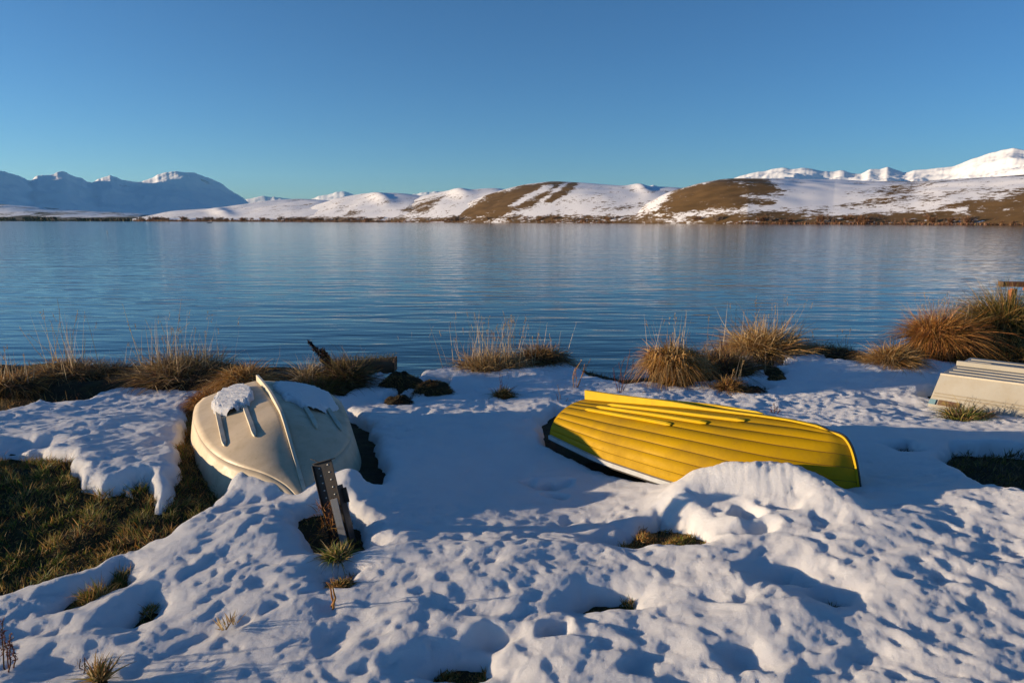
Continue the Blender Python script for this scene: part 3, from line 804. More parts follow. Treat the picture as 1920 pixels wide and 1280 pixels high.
# ground grass: uncountable blades
def scatter(poly_names, n, lo, hi, seed, box=None, lim=0.0, yl=None):
    rs = np.random.RandomState(seed); out = []
    for nm, k in zip(poly_names, n):
        P = BARE[nm]; a, b = (P.min(0), P.max(0)) if box is None else box
        c = a + (b - a) * rs.rand(k * 6, 2)
        d = poly_sd(P, c[:, 0], c[:, 1])
        c = c[d < lim][:k]
        if yl is not None:
            c = c[c[:, 1] < np.interp(c[:, 0], XB, YB) + yl]
        out.append(c)
    return np.concatenate(out)

def grass_obj(name, label, pts, pal, pal2, h, wd, seed, lean=(.15, .0), droop=.5, patch=3.0, mixf=.5):
    rs = np.random.RandomState(seed); n = len(pts)
    z = ground_z(pts[:, 0], pts[:, 1])
    cl = perlin(pts[:, 0] * patch, pts[:, 1] * patch, seed)
    cl2 = perlin(pts[:, 0] * patch * 2.6, pts[:, 1] * patch * 2.6, seed + 2)
    z = z + .05 * np.maximum(0, cl2)
    roots = np.stack([pts[:, 0], pts[:, 1], z - .005], 1)
    dirs = np.stack([rs.randn(n) * .5 + lean[0], rs.randn(n) * .5 + lean[1], np.ones(n)], 1)
    dirs[:, 0] += .7 * perlin(pts[:, 0] * 5, pts[:, 1] * 5, seed + 5); dirs[:, 1] += .7 * perlin(pts[:, 0] * 5, pts[:, 1] * 5, seed + 6)
    L = (h[0] + (h[1] - h[0]) * rs.rand(n)) * (.5 + 1.3 * np.clip(cl2 + .35, 0, 1.3))
    cols = pick(pal, n, rs); k = (cl + .6 * rs.randn(n)) > (1 - 2 * mixf) * .5
    cols[k] = pick(pal2, k.sum(), rs)
    V, F, C = ribbons(roots, dirs, L, wd * (.6 + .8 * rs.rand(n)), droop * rs.rand(n), cols, 3, rs)
    o = obj(name, mk_mesh(name, V, F, C), M_BLADE)
    tag(o, label, 'grass', kind='stuff')
    return o

pts = scatter(['lawn', 'lawn_patch'], [32000, 1500], 0, 0, 5, lim=.03)
grass_obj('grass', 'green and yellowed grass where the snow has melted at left', pts, 'green', 'gold', (.025, .07), .0042, 71, mixf=.25)
pts = scatter(['small_hole', 'post', 'tuft', 'patch_mid', 'slot', 'pit_front', 'gap_a', 'gap_b'], [500, 900, 400, 3200, 1100, 1000, 60, 60], 0, 0, 15, lim=.02)
grass_obj('grass_in_hollows', 'short grass at the bottom of the small holes in the snow', pts, 'green', 'gold', (.012, .035), .0042, 72, mixf=.4)
pts = scatter(['right_dark', 'right_slot', 'hummock_a', 'hummock_b', 'hummock_c', 'bank_patch_a', 'bank_patch_b', 'bank_patch_c', 'bank_patch_d', 'right_moat'], [5000, 300, 1500, 1500, 900, 900, 500, 900, 1100, 1500], 0, 0, 6, lim=.03)
grass_obj('short_turf', 'short dark turf in the bare patches of the bank', pts, 'heath', 'olive', (.02, .06), .005, 73, mixf=.45)
pts = scatter(['bank'], [30000], 0, 0, 8, box=(np.array([-9, 6.6]), np.array([12, 13.2])), lim=.02, yl=.35)
grass_obj('bank_grass', 'dry brown grass and heath matting the edge of the bank', pts, 'heath', 'gold', (.03, .11), .006, 77, mixf=.36)

# ------------------------------------------------------------------ cream boat
CB_O = np.array([-1.33, 4.10, 0.0]); CB_A = np.array([-.447, .894, 0]); CB_N = np.array([-.894, -.447, 0])
CBL = 2.25
def cb(s, lat, z):
    s, lat, z = np.broadcast_arrays(np.asarray(s, float), lat, z)
    return s[..., None] * CB_A + lat[..., None] * CB_N + z[..., None] * np.array([0, 0, 1.0])
cb_bc = lambda s: pchip([-.22, 0, .2, .35, .5, .8, 1.1, 1.45, 1.8, 2.25], [.006, .10, .24, .345, .425, .505, .55, .572, .55, .47], s)
cb_bg = lambda s: pchip([-.22, -.1, 0, .15, .33, .6, 1.0, 1.5, 2.0, 2.25], [.02, .18, .27, .385, .485, .555, .600, .615, .57, .51], s)
cb_zk = lambda s: pchip([-.22, 0, .2, .35, .5, .65, .8, 1.2, 1.7, 2.25], [-.13, -.03, .04, .092, .147, .193, .220, .225, .20, .152], s)
cb_zc = lambda s: pchip([-.22, 0, .2, .35, .5, .8, 1.1, 1.45, 1.8, 2.25], [-.135, -.035, .012, .018, .026, .032, .050, .080, .075, .04], s)
cb_zg = lambda s: pchip([-.22, .3, .8, 1.4, 2.25], [-.19, -.25, -.27, -.28, -.29], s)
cream = empty('upturned_boat', CB_O, 'cream dinghy turned upside down with snow on its hull, bow toward the camera', 'boat')
ss = np.concatenate([np.linspace(-.22, .3, 22)[:-1], np.linspace(.3, CBL, 36)])
def cb_bottom(s, q, sg):
    s, q = np.broadcast_arrays(np.asarray(s, float), np.asarray(q, float))
    k = np.abs(q)
    return cb(s, sg * cb_bc(s) * k, cb_zk(s) + (cb_zc(s) - cb_zk(s)) * k**(1.1 + 1.5 * (1 - smooth((s + .1) / 1.0))) + .010 * np.sin(np.pi * k))
def cb_side(s, q, sg):
    s, q = np.broadcast_arrays(np.asarray(s, float), np.asarray(q, float))
    return cb(s, sg * (cb_bc(s) + (cb_bg(s) - cb_bc(s)) * q + .006 * np.sin(np.pi * q)), cb_zc(s) + (cb_zg(s) - cb_zc(s)) * q)
for sg in (1, -1):
    S_, Q_ = np.meshgrid(ss, np.linspace(0, 1, 13), indexing='ij')
    f = grid_faces(*S_.shape); f = f if sg < 0 else f[:, ::-1]
    o = obj('bottom_panel', mk_mesh('bottom_panel', cb_bottom(S_, Q_, sg).reshape(-1, 3), f), M_CREAM, cream); solid(o, .012, -1)
    S_, Q_ = np.meshgrid(ss, np.linspace(0, 1, 9), indexing='ij')
    o = obj('side_panel', mk_mesh('side_panel', cb_side(S_, Q_, sg).reshape(-1, 3), f if 0 else (grid_faces(*S_.shape) if sg < 0 else grid_faces(*S_.shape)[:, ::-1])), M_CREAM, cream); solid(o, .012, -1)
    o = obj('gunwale', sweep('gunwale', cb(ss, sg * (cb_bg(ss) + .012), cb_zg(ss)), .016, .02), M_RED if sg > 0 else M_CREAM2, cream)
    for lat, s0, s1 in ((.40, .64, 1.6), (.21, .55, 1.5)):
        sr = np.linspace(s0, s1, 24)
        up = np.array([0, 0, 1.0])
        hh = .012 * np.minimum(1, (sr - s0) / .05 + .2)
        qq = lat / cb_bc(sr)
        o = obj('runner', sweep('runner', cb_bottom(sr, qq, sg) + up * .008, .016 * np.minimum(1, (sr - s0) / .07 + .2), hh), M_CREAM2, cream)
        bevel(o, .006)
sk = np.linspace(-.2, CBL, 60)
kh = pchip([-.2, .1, .5, 1.0, 2.25], [.005, .006, .010, .018, .030], sk)
tg = np.gradient(cb(sk, 0 * sk, cb_zk(sk)), axis=0)
upv = np.cross(np.broadcast_to(CB_N, tg.shape), tg); upv *= np.sign(upv[:, 2:3] + 1e-9); upv /= np.linalg.norm(upv, axis=1)[:, None]
o = obj('keel', sweep('keel', cb(sk, 0 * sk, cb_zk(sk)) + upv * (kh * .8)[:, None], .012, kh, up=upv), M_CREAM2, cream); bevel(o, .004)
# transom
tv = [cb(CBL, 0.0, cb_zk(CBL))]
tp = np.array([cb(CBL, sgn * b, z) for sgn, b, z in ((0, 0, cb_zk(CBL)), (1, cb_bc(CBL), cb_zc(CBL)), (1, cb_bg(CBL), cb_zg(CBL)), (-1, cb_bg(CBL), cb_zg(CBL)), (-1, cb_bc(CBL), cb_zc(CBL)))])
o = obj('transom', mk_mesh('transom', tp, np.array([[0, 1, 2, 3, 4]]), smooth_sh=False), M_CREAM, cream); solid(o, .02)

# loose rim lying along the right gunwale
def snow_patch(label, s0, s1, q0, q1, sg, th, seed):
    n = 90
    S_, Q_ = np.meshgrid(np.linspace(s0, s1, n), np.linspace(q0, q1, n), indexing='ij')
    P = cb_bottom(S_, Q_, sg)
    u = (S_ - s0) / (s1 - s0) * 2 - 1; v = (Q_ - q0) / (q1 - q0) * 2 - 1
    rr = np.abs(u)**2.4 + np.abs(v)**2.4 + .34 * fbm(u * 1.7, v * 1.7, 4, seed, .6)
    k = np.clip(1.0 - rr, -1, 1)
    t = np.where(k > 0, th * np.clip(k * 3.2, 0, 1)**.5, -.03)
    fl = .006 * perlin(u * 1.6 + v * .8, (v * .5 - u) * 4.5, seed + 1) + .003 * perlin(u * 4 + v * 2, (v * .5 - u) * 9, seed + 4) + .0015 * perlin(u * 8, v * 8, seed + 2)
    P[..., 2] += t + fl * np.clip(k * 4, 0, 1)
    F = grid_faces(n, n); kk = k.ravel()
    F = F[(kk[F] > -.15).any(1)]
    us, iv = np.unique(F, return_inverse=True)
    o = obj('snow_patch', mk_mesh('snow_patch', P.reshape(-1, 3)[us] + CB_O, iv.reshape(F.shape)), M_SNOW)
    tag(o, label, 'snow', 'leftover snow on the cream boat')
snow_patch('thick lump of snow on the sunlit left half of the cream boat', 1.18, 2.02, .20, .76, 1, .055, 3)
snow_patch('flat crust of snow on the shaded right half of the cream boat', .98, 2.1, .10, .93, -1, .036, 9)

# ------------------------------------------------------------------ yellow clinker dinghy
YB_O = np.array([.61, 5.40, 0.0]); _e = np.array([2.06, 3.77, 0]) - YB_O; YL = np.linalg.norm(_e)
YA = _e / YL; YN = np.array([YA[1], -YA[0], 0])                # YN: to the camera side
k_ = YL / 2.26
yt = np.array([0, .14, .31, .49, .66, .80, .90, .96, 1.0])
y_bg = lambda t: pchip(yt, [.41, .47, .535, .545, .495, .40, .27, .15, .012], t)
y_zk = lambda t: pchip(yt, [.165, .20, .245, .29, .325, .352, .364, .364, .345], t)
y_zg = lambda t: pchip(yt, [-.06, -.06, -.055, -.05, -.055, -.07, -.085, -.095, -.11], t)
y_end = lambda q: YL * pchip([0, .06, .2, .5, 1.0], [.895, .920, .942, .970, 1.0], q)
def y_hull(t, q):
    """t 0 stern .. 1 stem; q 0 keel .. 1 gunwale; returns (along, lateral, height)"""
    t, q = np.broadcast_arrays(np.asarray(t, float), np.asarray(q, float))
    ph = q * np.pi / 2
    bow = smooth((t - .5) / .5)
    ex = .80 + .22 * bow; ez = 1.0 + .35 * bow
    return t * y_end(q), y_bg(t) * np.sin(ph)**ex, y_zg(t) + (y_zk(t) - y_zg(t)) * np.cos(ph)**ez
def y_pt(t, q, sg, off=0.0):
    t, q, off = np.broadcast_arrays(np.asarray(t, float), np.asarray(q, float), np.asarray(off, float))
    s, l, z = y_hull(t, q)
    _, l2, z2 = y_hull(t, np.minimum(q + .02, 1.0)); _, l1, z1 = y_hull(t, np.maximum(q - .02, 0))
    dl, dz = l2 - l1, z2 - z1; m = np.sqrt(dl**2 + dz**2) + 1e-9
    l = l + off * (-dz / m); z = z + off * (dl / m)
    return s[..., None] * YA + (sg * l)[..., None] * YN + z[..., None] * np.array([0, 0, 1.0])
yellow = empty('upturned_boat', YB_O, 'bright yellow lapped-plank dinghy lying upside down in the snow', 'boat')
NP = 8
QS = np.array([0, .11, .20, .30, .45, .58, .72, .86, 1.0]); QBW = np.array([0, .14, .27, .39, .51, .63, .75, .88, 1.0])
def seam(i, t):
    k = smooth((t - .15) / .8)
    return QS[i] * (1 - k) + QBW[i] * k
ty = np.concatenate([np.linspace(0, .75, 30)[:-1], np.linspace(.75, 1, 24)])
for sg in (1, -1):
    S_, Q_ = np.meshgrid(ty, np.linspace(0, 1, 15), indexing='ij')
    F = grid_faces(*S_.shape); F = F if sg < 0 else F[:, ::-1]
    obj('inner_shell', mk_mesh('inner_shell', y_pt(S_, Q_, sg, -.007 * np.clip((1 - S_) / .06, 0, 1)).reshape(-1, 3), F), M_SEAM, yellow)
    for i in range(NP):
        g = .0055 if i > 3 else .0055 * smooth((ty - .42) / .2)
        a, b = seam(i, ty) + (g if i else 0), seam(i + 1, ty)
        fr = np.array([0, .04, .5, .93, 1.0])
        of = np.array([-.005, -.001, .0, .003, .0]) * (1 if i < NP - 1 else .6)
        Q_ = a[:, None] + (b - a)[:, None] * fr[None]
        P = y_pt(ty[:, None], Q_, sg, of[None] * np.clip((1 - ty) / .06 + .1, 0, 1)[:, None])
        F = grid_faces(*P.shape[:2]); F = F if sg < 0 else F[:, ::-1]
        o = obj('plank', mk_mesh('plank', P.reshape(-1, 3), F), M_YEL, yellow)
    for j in range(3):
        t0, t1 = ((.16, .72), (.13, .61), (.10, .50))[j]
        sr = np.linspace(t0, t1, 24); q = seam(j + 1, sr)
        e = np.minimum(1, np.minimum(sr - sr[0], sr[-1] - sr) / .012 + .3)
        up = y_pt(sr, q, sg, .02) - y_pt(sr, q, sg, 0); up /= np.linalg.norm(up, axis=1)[:, None]
        o = obj('runner', sweep('runner', y_pt(sr, q, sg, .008), .011, .010 * e, up=up), M_YELT, yellow); bevel(o, .004)
    sg_ = ty[:-1]
    gr = y_pt(sg_, 1.0, sg, .014)
    rr_ = obj('rub_rail', sweep('rub_rail', gr + np.array([0, 0, -.004]), .012, .015), M_GREY, yellow)
    obj('rail_capping', sweep('rail_capping', y_pt(sg_, 1.0, sg, .004) + np.array([0, 0, -.026]), .014, .006), M_DARK, rr_)
skl = np.linspace(-.006, .97, 48)
pk = y_pt(np.clip(skl, 0, 1), 0.0, 1) + (np.minimum(skl, 0) * YL)[:, None] * YA
khh = pchip([-.05, .02, .22, .42, .58, 1.0], [.042, .038, .028, .02, .010, .005], skl)
o = obj('keel', sweep('keel', pk + np.array([0, 0, 1]) * (khh * .9)[:, None], .016, khh), M_YELT, yellow); bevel(o, .005)
# stem band round the bow
stp = np.concatenate([y_pt(np.linspace(.90, .985, 8), 0.0, 1), y_pt(np.ones(24), np.linspace(0, 1, 24)**1.6, 1)])
stp = stp - YN * (stp @ YN)[:, None]
tn = np.gradient(stp, axis=0); nn = np.cross(np.broadcast_to(YN, tn.shape), tn); nn *= np.sign(nn @ (YA + np.array([0, 0, 1.0])))[:, None]; nn /= np.linalg.norm(nn, axis=1)[:, None]
sb_ = obj('stem_band', sweep('stem_band', stp + nn * .006, .013, .006, up=nn), M_YELT, yellow)
obj('stem_strip', sweep('stem_strip', stp[6:] + nn[6:] * .014, .007, .003, up=nn[6:]), M_DARK, sb_)
# transom
tq = np.linspace(0, 1, 15)
tl = y_pt(np.zeros(15), tq, 1); tr_ = y_pt(np.zeros(15), tq[::-1], -1)
TP = np.concatenate([tl, tr_[:-1]])
o = obj('transom', mk_mesh('transom', TP, np.array([list(range(len(TP)))]), smooth_sh=False), M_YEL, yellow); solid(o, .025)
# bow ring and bolt
ring = np.array([[math.cos(a) * .022, 0, math.sin(a) * .022] for a in np.linspace(0, 2 * np.pi, 17)])
tip = YL * YA + np.array([0, 0, -.08])
o = obj('bow_ring', tube('bow_ring', ring @ np.array([YA, YN, [0, 0, 1.0]]) + tip + YA * .022, .006), M_GALV, yellow)
o = obj('bow_cap', mound_mesh('bow_cap', .026, .026, .05, 3, 12, 6, .05), M_BLACK, yellow, tuple(tip + YA * .008 + np.array([0, 0, -.05])))

# ------------------------------------------------------------------ white boat at the right edge
WB_O = np.array([4.25, 6.60, 0.0]); WA = np.array([.70, -.714, 0]); WC = np.array([.714, .70, 0]); WL = 2.9
white = empty('upturned_boat', WB_O, 'white flat-bottomed boat upside down, cut off by the right edge', 'boat')
def wp(s, c, z): return s * WA + c * WC + np.array([0, 0, z])
WZ, WG, WB, FL = .10, -.21, 1.15, .085
def quad(name, pts, mat, th=.012, par=white):
    o = obj(name, mk_mesh(name, np.array(pts), np.array([[0, 1, 2, 3]]), smooth_sh=False), mat, par); solid(o, th); return o
quad('bottom_panel', [wp(0, 0, WZ), wp(WL, .06, WZ + .03), wp(WL, WB - .06, WZ + .03), wp(0, WB, WZ)], M_WHITE)
quad('side_panel', [wp(-.06, -FL, WG), wp(WL, -FL, WG), wp(WL, .06, WZ + .028), wp(0, 0, WZ - .002)], M_WHITE)
quad('side_panel', [wp(-.06, WB + FL, WG), wp(WL, WB + FL, WG), wp(WL, WB - .06, WZ + .028), wp(0, WB, WZ - .002)], M_WHITE)
quad('transom', [wp(-.06, -FL, WG), wp(0, 0, WZ - .002), wp(0, WB, WZ - .002), wp(-.06, WB + FL, WG)], M_WHITE)
for j, c in enumerate((.14, .29, .44, .72, .87, 1.02)):
    o = obj('bottom_rib', sweep('bottom_rib', [wp(.04, c, WZ + .010), wp(WL * .5, c, WZ + .025), wp(WL, c, WZ + .040)], .022, .007), M_WHITE, white); bevel(o, .004)
o = obj('keel', sweep('keel', [wp(.0, WB / 2, WZ + .03), wp(WL * .5, WB / 2, WZ + .045), wp(WL, WB / 2, WZ + .06)], .022, .026), M_WHITE, white); bevel(o, .008)
o = obj('chine_strip', sweep('chine_strip', [wp(-.005, -.004, WZ + .004), wp(WL, .056, WZ + .034)], .010, .008), M_CREAM2, white)
def wside(s, f):     # f 0 chine .. 1 gunwale on the camera side
    return wp(s - .06 * f * (1 - s / WL), -FL * f + .06 * s / WL * (1 - f), WZ + .03 * s / WL * (1 - f) + (WG - WZ) * f)
nrm = np.cross(wside(1, 1) - wside(1, 0), WA); nrm /= np.linalg.norm(nrm); nrm *= np.sign(nrm @ -WC)
for f in (.60, .69):
    obj('groove_line', sweep('groove_line', [wside(s, f) + nrm * .009 for s in np.linspace(.01, WL, 8)], .006, .005, up=nrm), M_GREYB, white)  # thin brown strips standing for the dark grooves along the side
o = obj('gunwale', sweep('gunwale', [wside(s, 1.0) + nrm * .01 for s in np.linspace(.0, WL, 8)], .014, .012, up=nrm), M_WHITE, white)
o = obj('corner_piece', mk_mesh('corner_piece', np.array([wside(-.004, .80), wside(.05, .80), wside(.05, 1.02), wside(-.004, 1.02)]) + nrm * .012, np.array([[0, 1, 2, 3]]), smooth_sh=False), M_TEAL, white); solid(o, .014)
o = obj('name_plate', mk_mesh('name_plate', np.array([wside(.07, .79), wside(.25, .80), wside(.25, .99), wside(.07, .98)]) + nrm * .012, np.array([[0, 1, 2, 3]]), smooth_sh=False), M_BROWN, white); solid(o, .008)

# ------------------------------------------------------------------ steel post
pb = hit(645, 1022, -.1); pb[2] = ground_z(pb[0], pb[1]) - .05
post = empty('steel_post', pb, 'dark perforated steel post leaning in a bare hole in front of the cream boat', 'post')
pt_ = at_y(604, 866, pb[1] + .14) - pb
ax = pt_ / np.linalg.norm(pt_); PLn = np.linalg.norm(pt_)
px_ = np.array([.96, -.20, 0]); px_ -= ax * (px_ @ ax); px_ /= np.linalg.norm(px_); pn = np.cross(px_, ax)
if pn[1] > 0: pn = -pn
W2 = .058
def pq(l, x, n): return ax * l + px_ * x + pn * n
def slab(name, l0, l1, x0, x1, n0, n1, mat, par=post):
    V = np.array([pq(l, x, n) for l in (l0, l1) for x in (x0, x1) for n in (n0, n1)])
    F = np.array([[0, 1, 3, 2], [4, 6, 7, 5], [0, 4, 5, 1], [2, 3, 7, 6], [0, 2, 6, 4], [1, 5, 7, 3]])
    o = obj(name, mk_mesh(name, V, F, smooth_sh=False), mat, par); bevel(o, .002, 2); return o
web = slab('web_plate', 0, PLn, -W2, W2, -.004, 0, M_DARK)
slab('flange', 0, PLn - .006, -W2 - .005, -W2, -.05, .012, M_DARK)
slab('flange', 0, PLn * .72, W2, W2 + .006, -.05, .02, M_DARK)
slab('top_lip', PLn, PLn + .006, -W2, W2, -.05, .008, M_DARK)
holes = obj
def disc(name, l, x, n, r, mat, par=post):
    V = [pq(l, x, n + .003)] + [pq(l + r * math.sin(a), x + r * 1.35 * math.cos(a), n + .0015) for a in np.linspace(0, 2 * np.pi, 11)[:-1]] + [pq(l + r * math.sin(a), x + r * 1.35 * math.cos(a), n - .002) for a in np.linspace(0, 2 * np.pi, 11)[:-1]]
    F3 = np.array([[0, 1 + i, 1 + (i + 1) % 10] for i in range(10)]); F4 = np.array([[1 + i, 11 + i, 11 + (i + 1) % 10, 1 + (i + 1) % 10] for i in range(10)])
    return obj(name, mk_mesh(name, np.array(V), [F3, F4]), mat, par)
M_STUD = pmat('worn_stud', (.38, .38, .37), .4, .6, Metallic=.4)[0]
for i in range(6):
    for sx in (-.026, .03):
        disc('rivet', PLn - .022 - i * .042 - (.008 if sx < 0 else 0), sx, .0, .0042, M_STUD, web)
slab('angle_plate', .02, PLn * .60, .022, .062, .045, .049, M_GALV)
slab('angle_plate', .02, PLn * .60, .018, .022, .012, .049, M_GALV)
br = slab('bracket', PLn * .52, PLn * .68, W2 + .006, W2 + .034, -.03, -.02, M_DARK)
obj('wire', tube('wire', [pq(PLn, -W2 * .4, -.02), pq(PLn + .02, -W2 * .9, -.02), pq(PLn + .035, -W2 * 1.4, -.03)], .0025, 5), M_DARK, post)
# withered vine hanging on the post
rs = np.random.RandomState(12); n = 120
rt = np.array([pq(l, x, nn_) for l, x, nn_ in zip(rs.rand(n) * PLn * .55, (rs.rand(n) - .75) * .12, .01 + rs.rand(n) * .02)]) + pb
V, F, C = ribbons(rt, ax[None] * .8 + rs.randn(n, 3) * .45, .05 + .10 * rs.rand(n), .004, .5, pick('rust', n, rs), 4, rs)
vn = obj('withered_weed', mk_mesh('withered_weed', V, F, C), M_BLADE)
tag(vn, 'withered brown weed clinging to the steel post', 'weed')

# ------------------------------------------------------------------ rusty frame at far right
fp = at_y(1896, 545, 11.2); fb = np.array([fp[0], 11.2, LAKE - .2])
frame = empty('jetty_frame', fb, 'rusty brown wooden jetty frame rising at the right edge of the lake', 'jetty')
def box_at(name, c, size, mat, par, rz=0.0, ry=0.0, bv=.006):
    o = obj(name, box_mesh(name, size), mat, par, tuple(c)); o.rotation_euler = (0, ry, rz); bevel(o, bv); return o
tz = at_y(1880, 534, 11.2)[2] - fb[2]; sc = 11.2 * 1.02 / FPX
box_at('beam', (.75, -.02, tz), (1.75, .12, .075), M_RUST, frame, R(-4), R(1))
box_at('leg', (.0, -.03, tz / 2 - .06), (.085, .09, tz - .04), M_RUST, frame)
box_at('leg', (.11, .10, tz / 2 - .06), (.07, .08, tz - .02), M_RUST, frame)
box_at('leg', (1.5, .0, tz / 2 - .06), (.085, .09, tz - .04), M_RUST, frame)
box_at('batten', (.80, -.10, tz - .075), (1.3, .03, .045), M_RUST, frame, R(-4), R(1.5), .003)
box_at('end_cap', (-.135, .05, tz + .012), (.05, .14, .085), M_WOOD, frame, R(-4), 0, .012)

# ------------------------------------------------------------------ log, hummocks, weeds
lg = hit(690, 700); lgy = lg[1] + .25
p0, p1 = at_y(628, 688, lgy), at_y(742, 680, lgy + .1)
n = 26; path = p0 + (p1 - p0) * np.linspace(0, 1, n)[:, None]
V = []; k = 16
for i, c in enumerate(path):
    for j in range(k):
        a = 2 * np.pi * j / k
        r_ = .115 * (1 + .22 * float(perlin(math.cos(a) * 1.6 + i * .16, math.sin(a) * 1.6, 81)) + .10 * float(perlin(math.cos(a) * 5 + i * .5, math.sin(a) * 5, 82)))
        sq = 1 / max(abs(math.cos(a)), abs(math.sin(a)))**.55
        V.append(c - p0 + np.array([0, math.cos(a) * r_ * sq, math.sin(a) * r_ * .85 * sq - .02]))
F = [[i*k + j, (i+1)*k + j, (i+1)*k + (j+1) % k, i*k + (j+1) % k] for i in range(n-1) for j in range(k)]
caps = []
V.append(path[0] - p0); V.append(path[-1] - p0 + np.array([.01, 0, 0]))
F3 = [[n*k, (j+1) % k, j] for j in range(k)] + [[n*k + 1, (n-1)*k + j, (n-1)*k + (j+1) % k] for j in range(k)]
logo = empty('mossy_log', p0, 'dark mossy log lying along the bank right of the dock stem', 'log')
obj('trunk', mk_mesh('trunk', np.array(V), [np.array(F3), np.array(F)]), M_WOOD, logo)
rs = np.random.RandomState(44); n = 900
tt = rs.rand(n); rt = (p1 - p0) * tt[:, None] + np.stack([np.zeros(n), .1 * rs.randn(n), .06 + .05 * rs.rand(n)], 1)
V, F, C = ribbons(rt, np.array([[.1, 0, 1.]]) + rs.randn(n, 3) * .5, .02 + .03 * rs.rand(n), .004, .4, pick('olive', n, rs), 2, rs)
tag(obj('moss', mk_mesh('moss', V, F, C), M_BLADE, logo), kind='stuff')

def hummock(label, px, py, hw, hp, pal, pal2, seed, nb=900):
    p = hit(px, py); p[2] = base(p[0], p[1]) - T0
    s = p[1] * 1.02 / FPX; rx, ry, h = hw * s, hw * s * .62, hp * s * 1.5 + .08
    t = empty('grass_hummock', p, label, 'hummock', 'bare grassy hummocks in the snow')
    obj('turf', mound_mesh('turf', rx, ry, h, seed, 26, 9, .28), M_SOIL, t)
    rs = np.random.RandomState(seed); a = rs.rand(nb) * 2 * np.pi; q = np.sqrt(rs.rand(nb)) * .97
    rt = np.stack([np.cos(a) * q * rx, np.sin(a) * q * ry, np.sqrt(1 - q * q) * h * .97], 1)
    dr = np.stack([np.cos(a) * q + .5, np.sin(a) * q - .3, np.full(nb, .55)], 1) + rs.randn(nb, 3) * .25
    c = pick(pal, nb, rs); kk = rs.rand(nb) < .4; c[kk] = pick(pal2, kk.sum(), rs)
    V, F, C = ribbons(rt, dr, .035 + .035 * rs.rand(nb), .005, .6, c, 3, rs)
    tag(obj('short_grass', mk_mesh('short_grass', V, F, C), M_BLADE, t), kind='stuff')
hummock('rearmost brown grassy hummock in the snow right of the cream boat', 752, 722, 42, 18, 'gold', 'heath', 3, 1500)
hummock('rounded brown hummock with the snow curling over its left side', 812, 735, 40, 18, 'gold', 'heath', 5, 1500)
hummock('dark flat hummock nearest the cream boat', 748, 756, 32, 12, 'heath', 'black', 8, 900)
hummock('low olive hummock in the snow at the right bank', 1435, 692, 34, 6, 'olive', 'heath', 11, 700)
hummock('curled brown leaf clump hummock in snow behind the yellow boat', 1455, 711, 20, 9, 'gold', 'heath', 13, 600)
hummock('flat yellowish hummock at the snow edge left of the drooping tussock', 1590, 684, 36, 6, 'gold', 'olive', 17, 700)
hummock('dark earth hummock on the right of the small round tuft', 1412, 734, 34, 8, 'heath', 'black', 19, 700)

def weed(label, base_px, tips, pal, seeds, stem=.0045, group='dead dock and weed stems', yo=0.0, name='dead_weed', from_top=.5, sl=.014):
    """stems from one foot to several tips given as photo positions"""
    p = hit(*base_px); p[2] -= .06
    t = empty(name, p, label, 'weed', group)
    rs = np.random.RandomState(int(base_px[0] * 3 + base_px[1]))
    sp = []
    for i, (tx, ty) in enumerate(tips):
        e = at_y(tx, ty, p[1] + yo + .06 * rs.randn()) - p
        m = np.linspace(0, 1, 9)[:, None]
        side = np.array([rs.randn() * .04, rs.randn() * .04, 0]) * np.linalg.norm(e) * 2
        path = e * m + side * np.sin(np.pi * m) + rs.randn(9, 3) * .003
        o = obj('stem', tube('stem', path, np.linspace(stem, stem * .45, 9) / 2 * 1.4, 5), None, t)
        me = o.data; c = me.color_attributes.new('col', 'FLOAT_COLOR', 'POINT')
        cc = np.ones((len(me.vertices), 4), np.float32); cc[:, :3] = pick(pal, 1, rs)[0]; c.data.foreach_set('color', cc.ravel())
        me.materials.append(M_BLADE)
        if seeds:
            f = from_top + (1 - from_top) * rs.rand(seeds)
            ii = f * 8; i0 = np.minimum(ii.astype(int), 7); fr = (ii - i0)[:, None]
            rt = path[i0] * (1 - fr) + path[i0 + 1] * fr
            sp.append(ribbons(rt + rs.randn(seeds, 3) * sl * .35, (e / np.linalg.norm(e))[None] * .6 + rs.randn(seeds, 3) * .6, sl * (.5 + rs.rand(seeds)), sl * .5, .1, pick(pal, seeds, rs), 2, rs))
    if sp:
        V, F, C = join(sp)
        tag(obj('seed_heads', mk_mesh('seed_heads', V, F, C), M_BLADE, t), kind='stuff')
weed('dark leaning dock stem with thick seed heads above the cream boat', (648, 712), [(579, 640), (592, 652), (606, 655), (615, 668), (603, 676)], 'black', 420, .010, from_top=.22, sl=.030)
weed('reddish dead weed stems behind the stern of the yellow boat', (1162, 735), [(1172, 668), (1182, 655), (1160, 680), (1188, 672), (1150, 690), (1210, 735), (1228, 742)], 'dock', 26, .006)
weed('short brown dock stub left of the yellow boat stern', (1080, 726), [(1090, 675), (1098, 680), (1084, 684), (1078, 690), (1108, 672)], 'gold', 26, .007)
weed('thin reddish stems rising between the two golden tussocks', (1372, 705), [(1348, 622), (1360, 640), (1352, 636), (1368, 660), (1326, 628), (1342, 650)], 'dock', 24, .005)
weed('single dark stem standing from the little dark tuft', (940, 735), [(938, 690), (941, 700)], 'dock', 10, .005)
weed('forked broken twigs in the snow left of the yellow boat', (1052, 752), [(1046, 722), (1066, 745), (1030, 748), (1044, 738)], 'heath', 0, .007)
weed('small dark sprig in the snow beyond the yellow boat', (1452, 772), [(1450, 756), (1458, 762), (1445, 764), (1462, 768)], 'dock', 20, .006)
weed('dry brown seeded weed at the left edge of the foreground', (16, 1252), [(2, 1162), (18, 1190), (6, 1185), (14, 1200)], 'dock', 46, .005, from_top=.45, sl=.011)
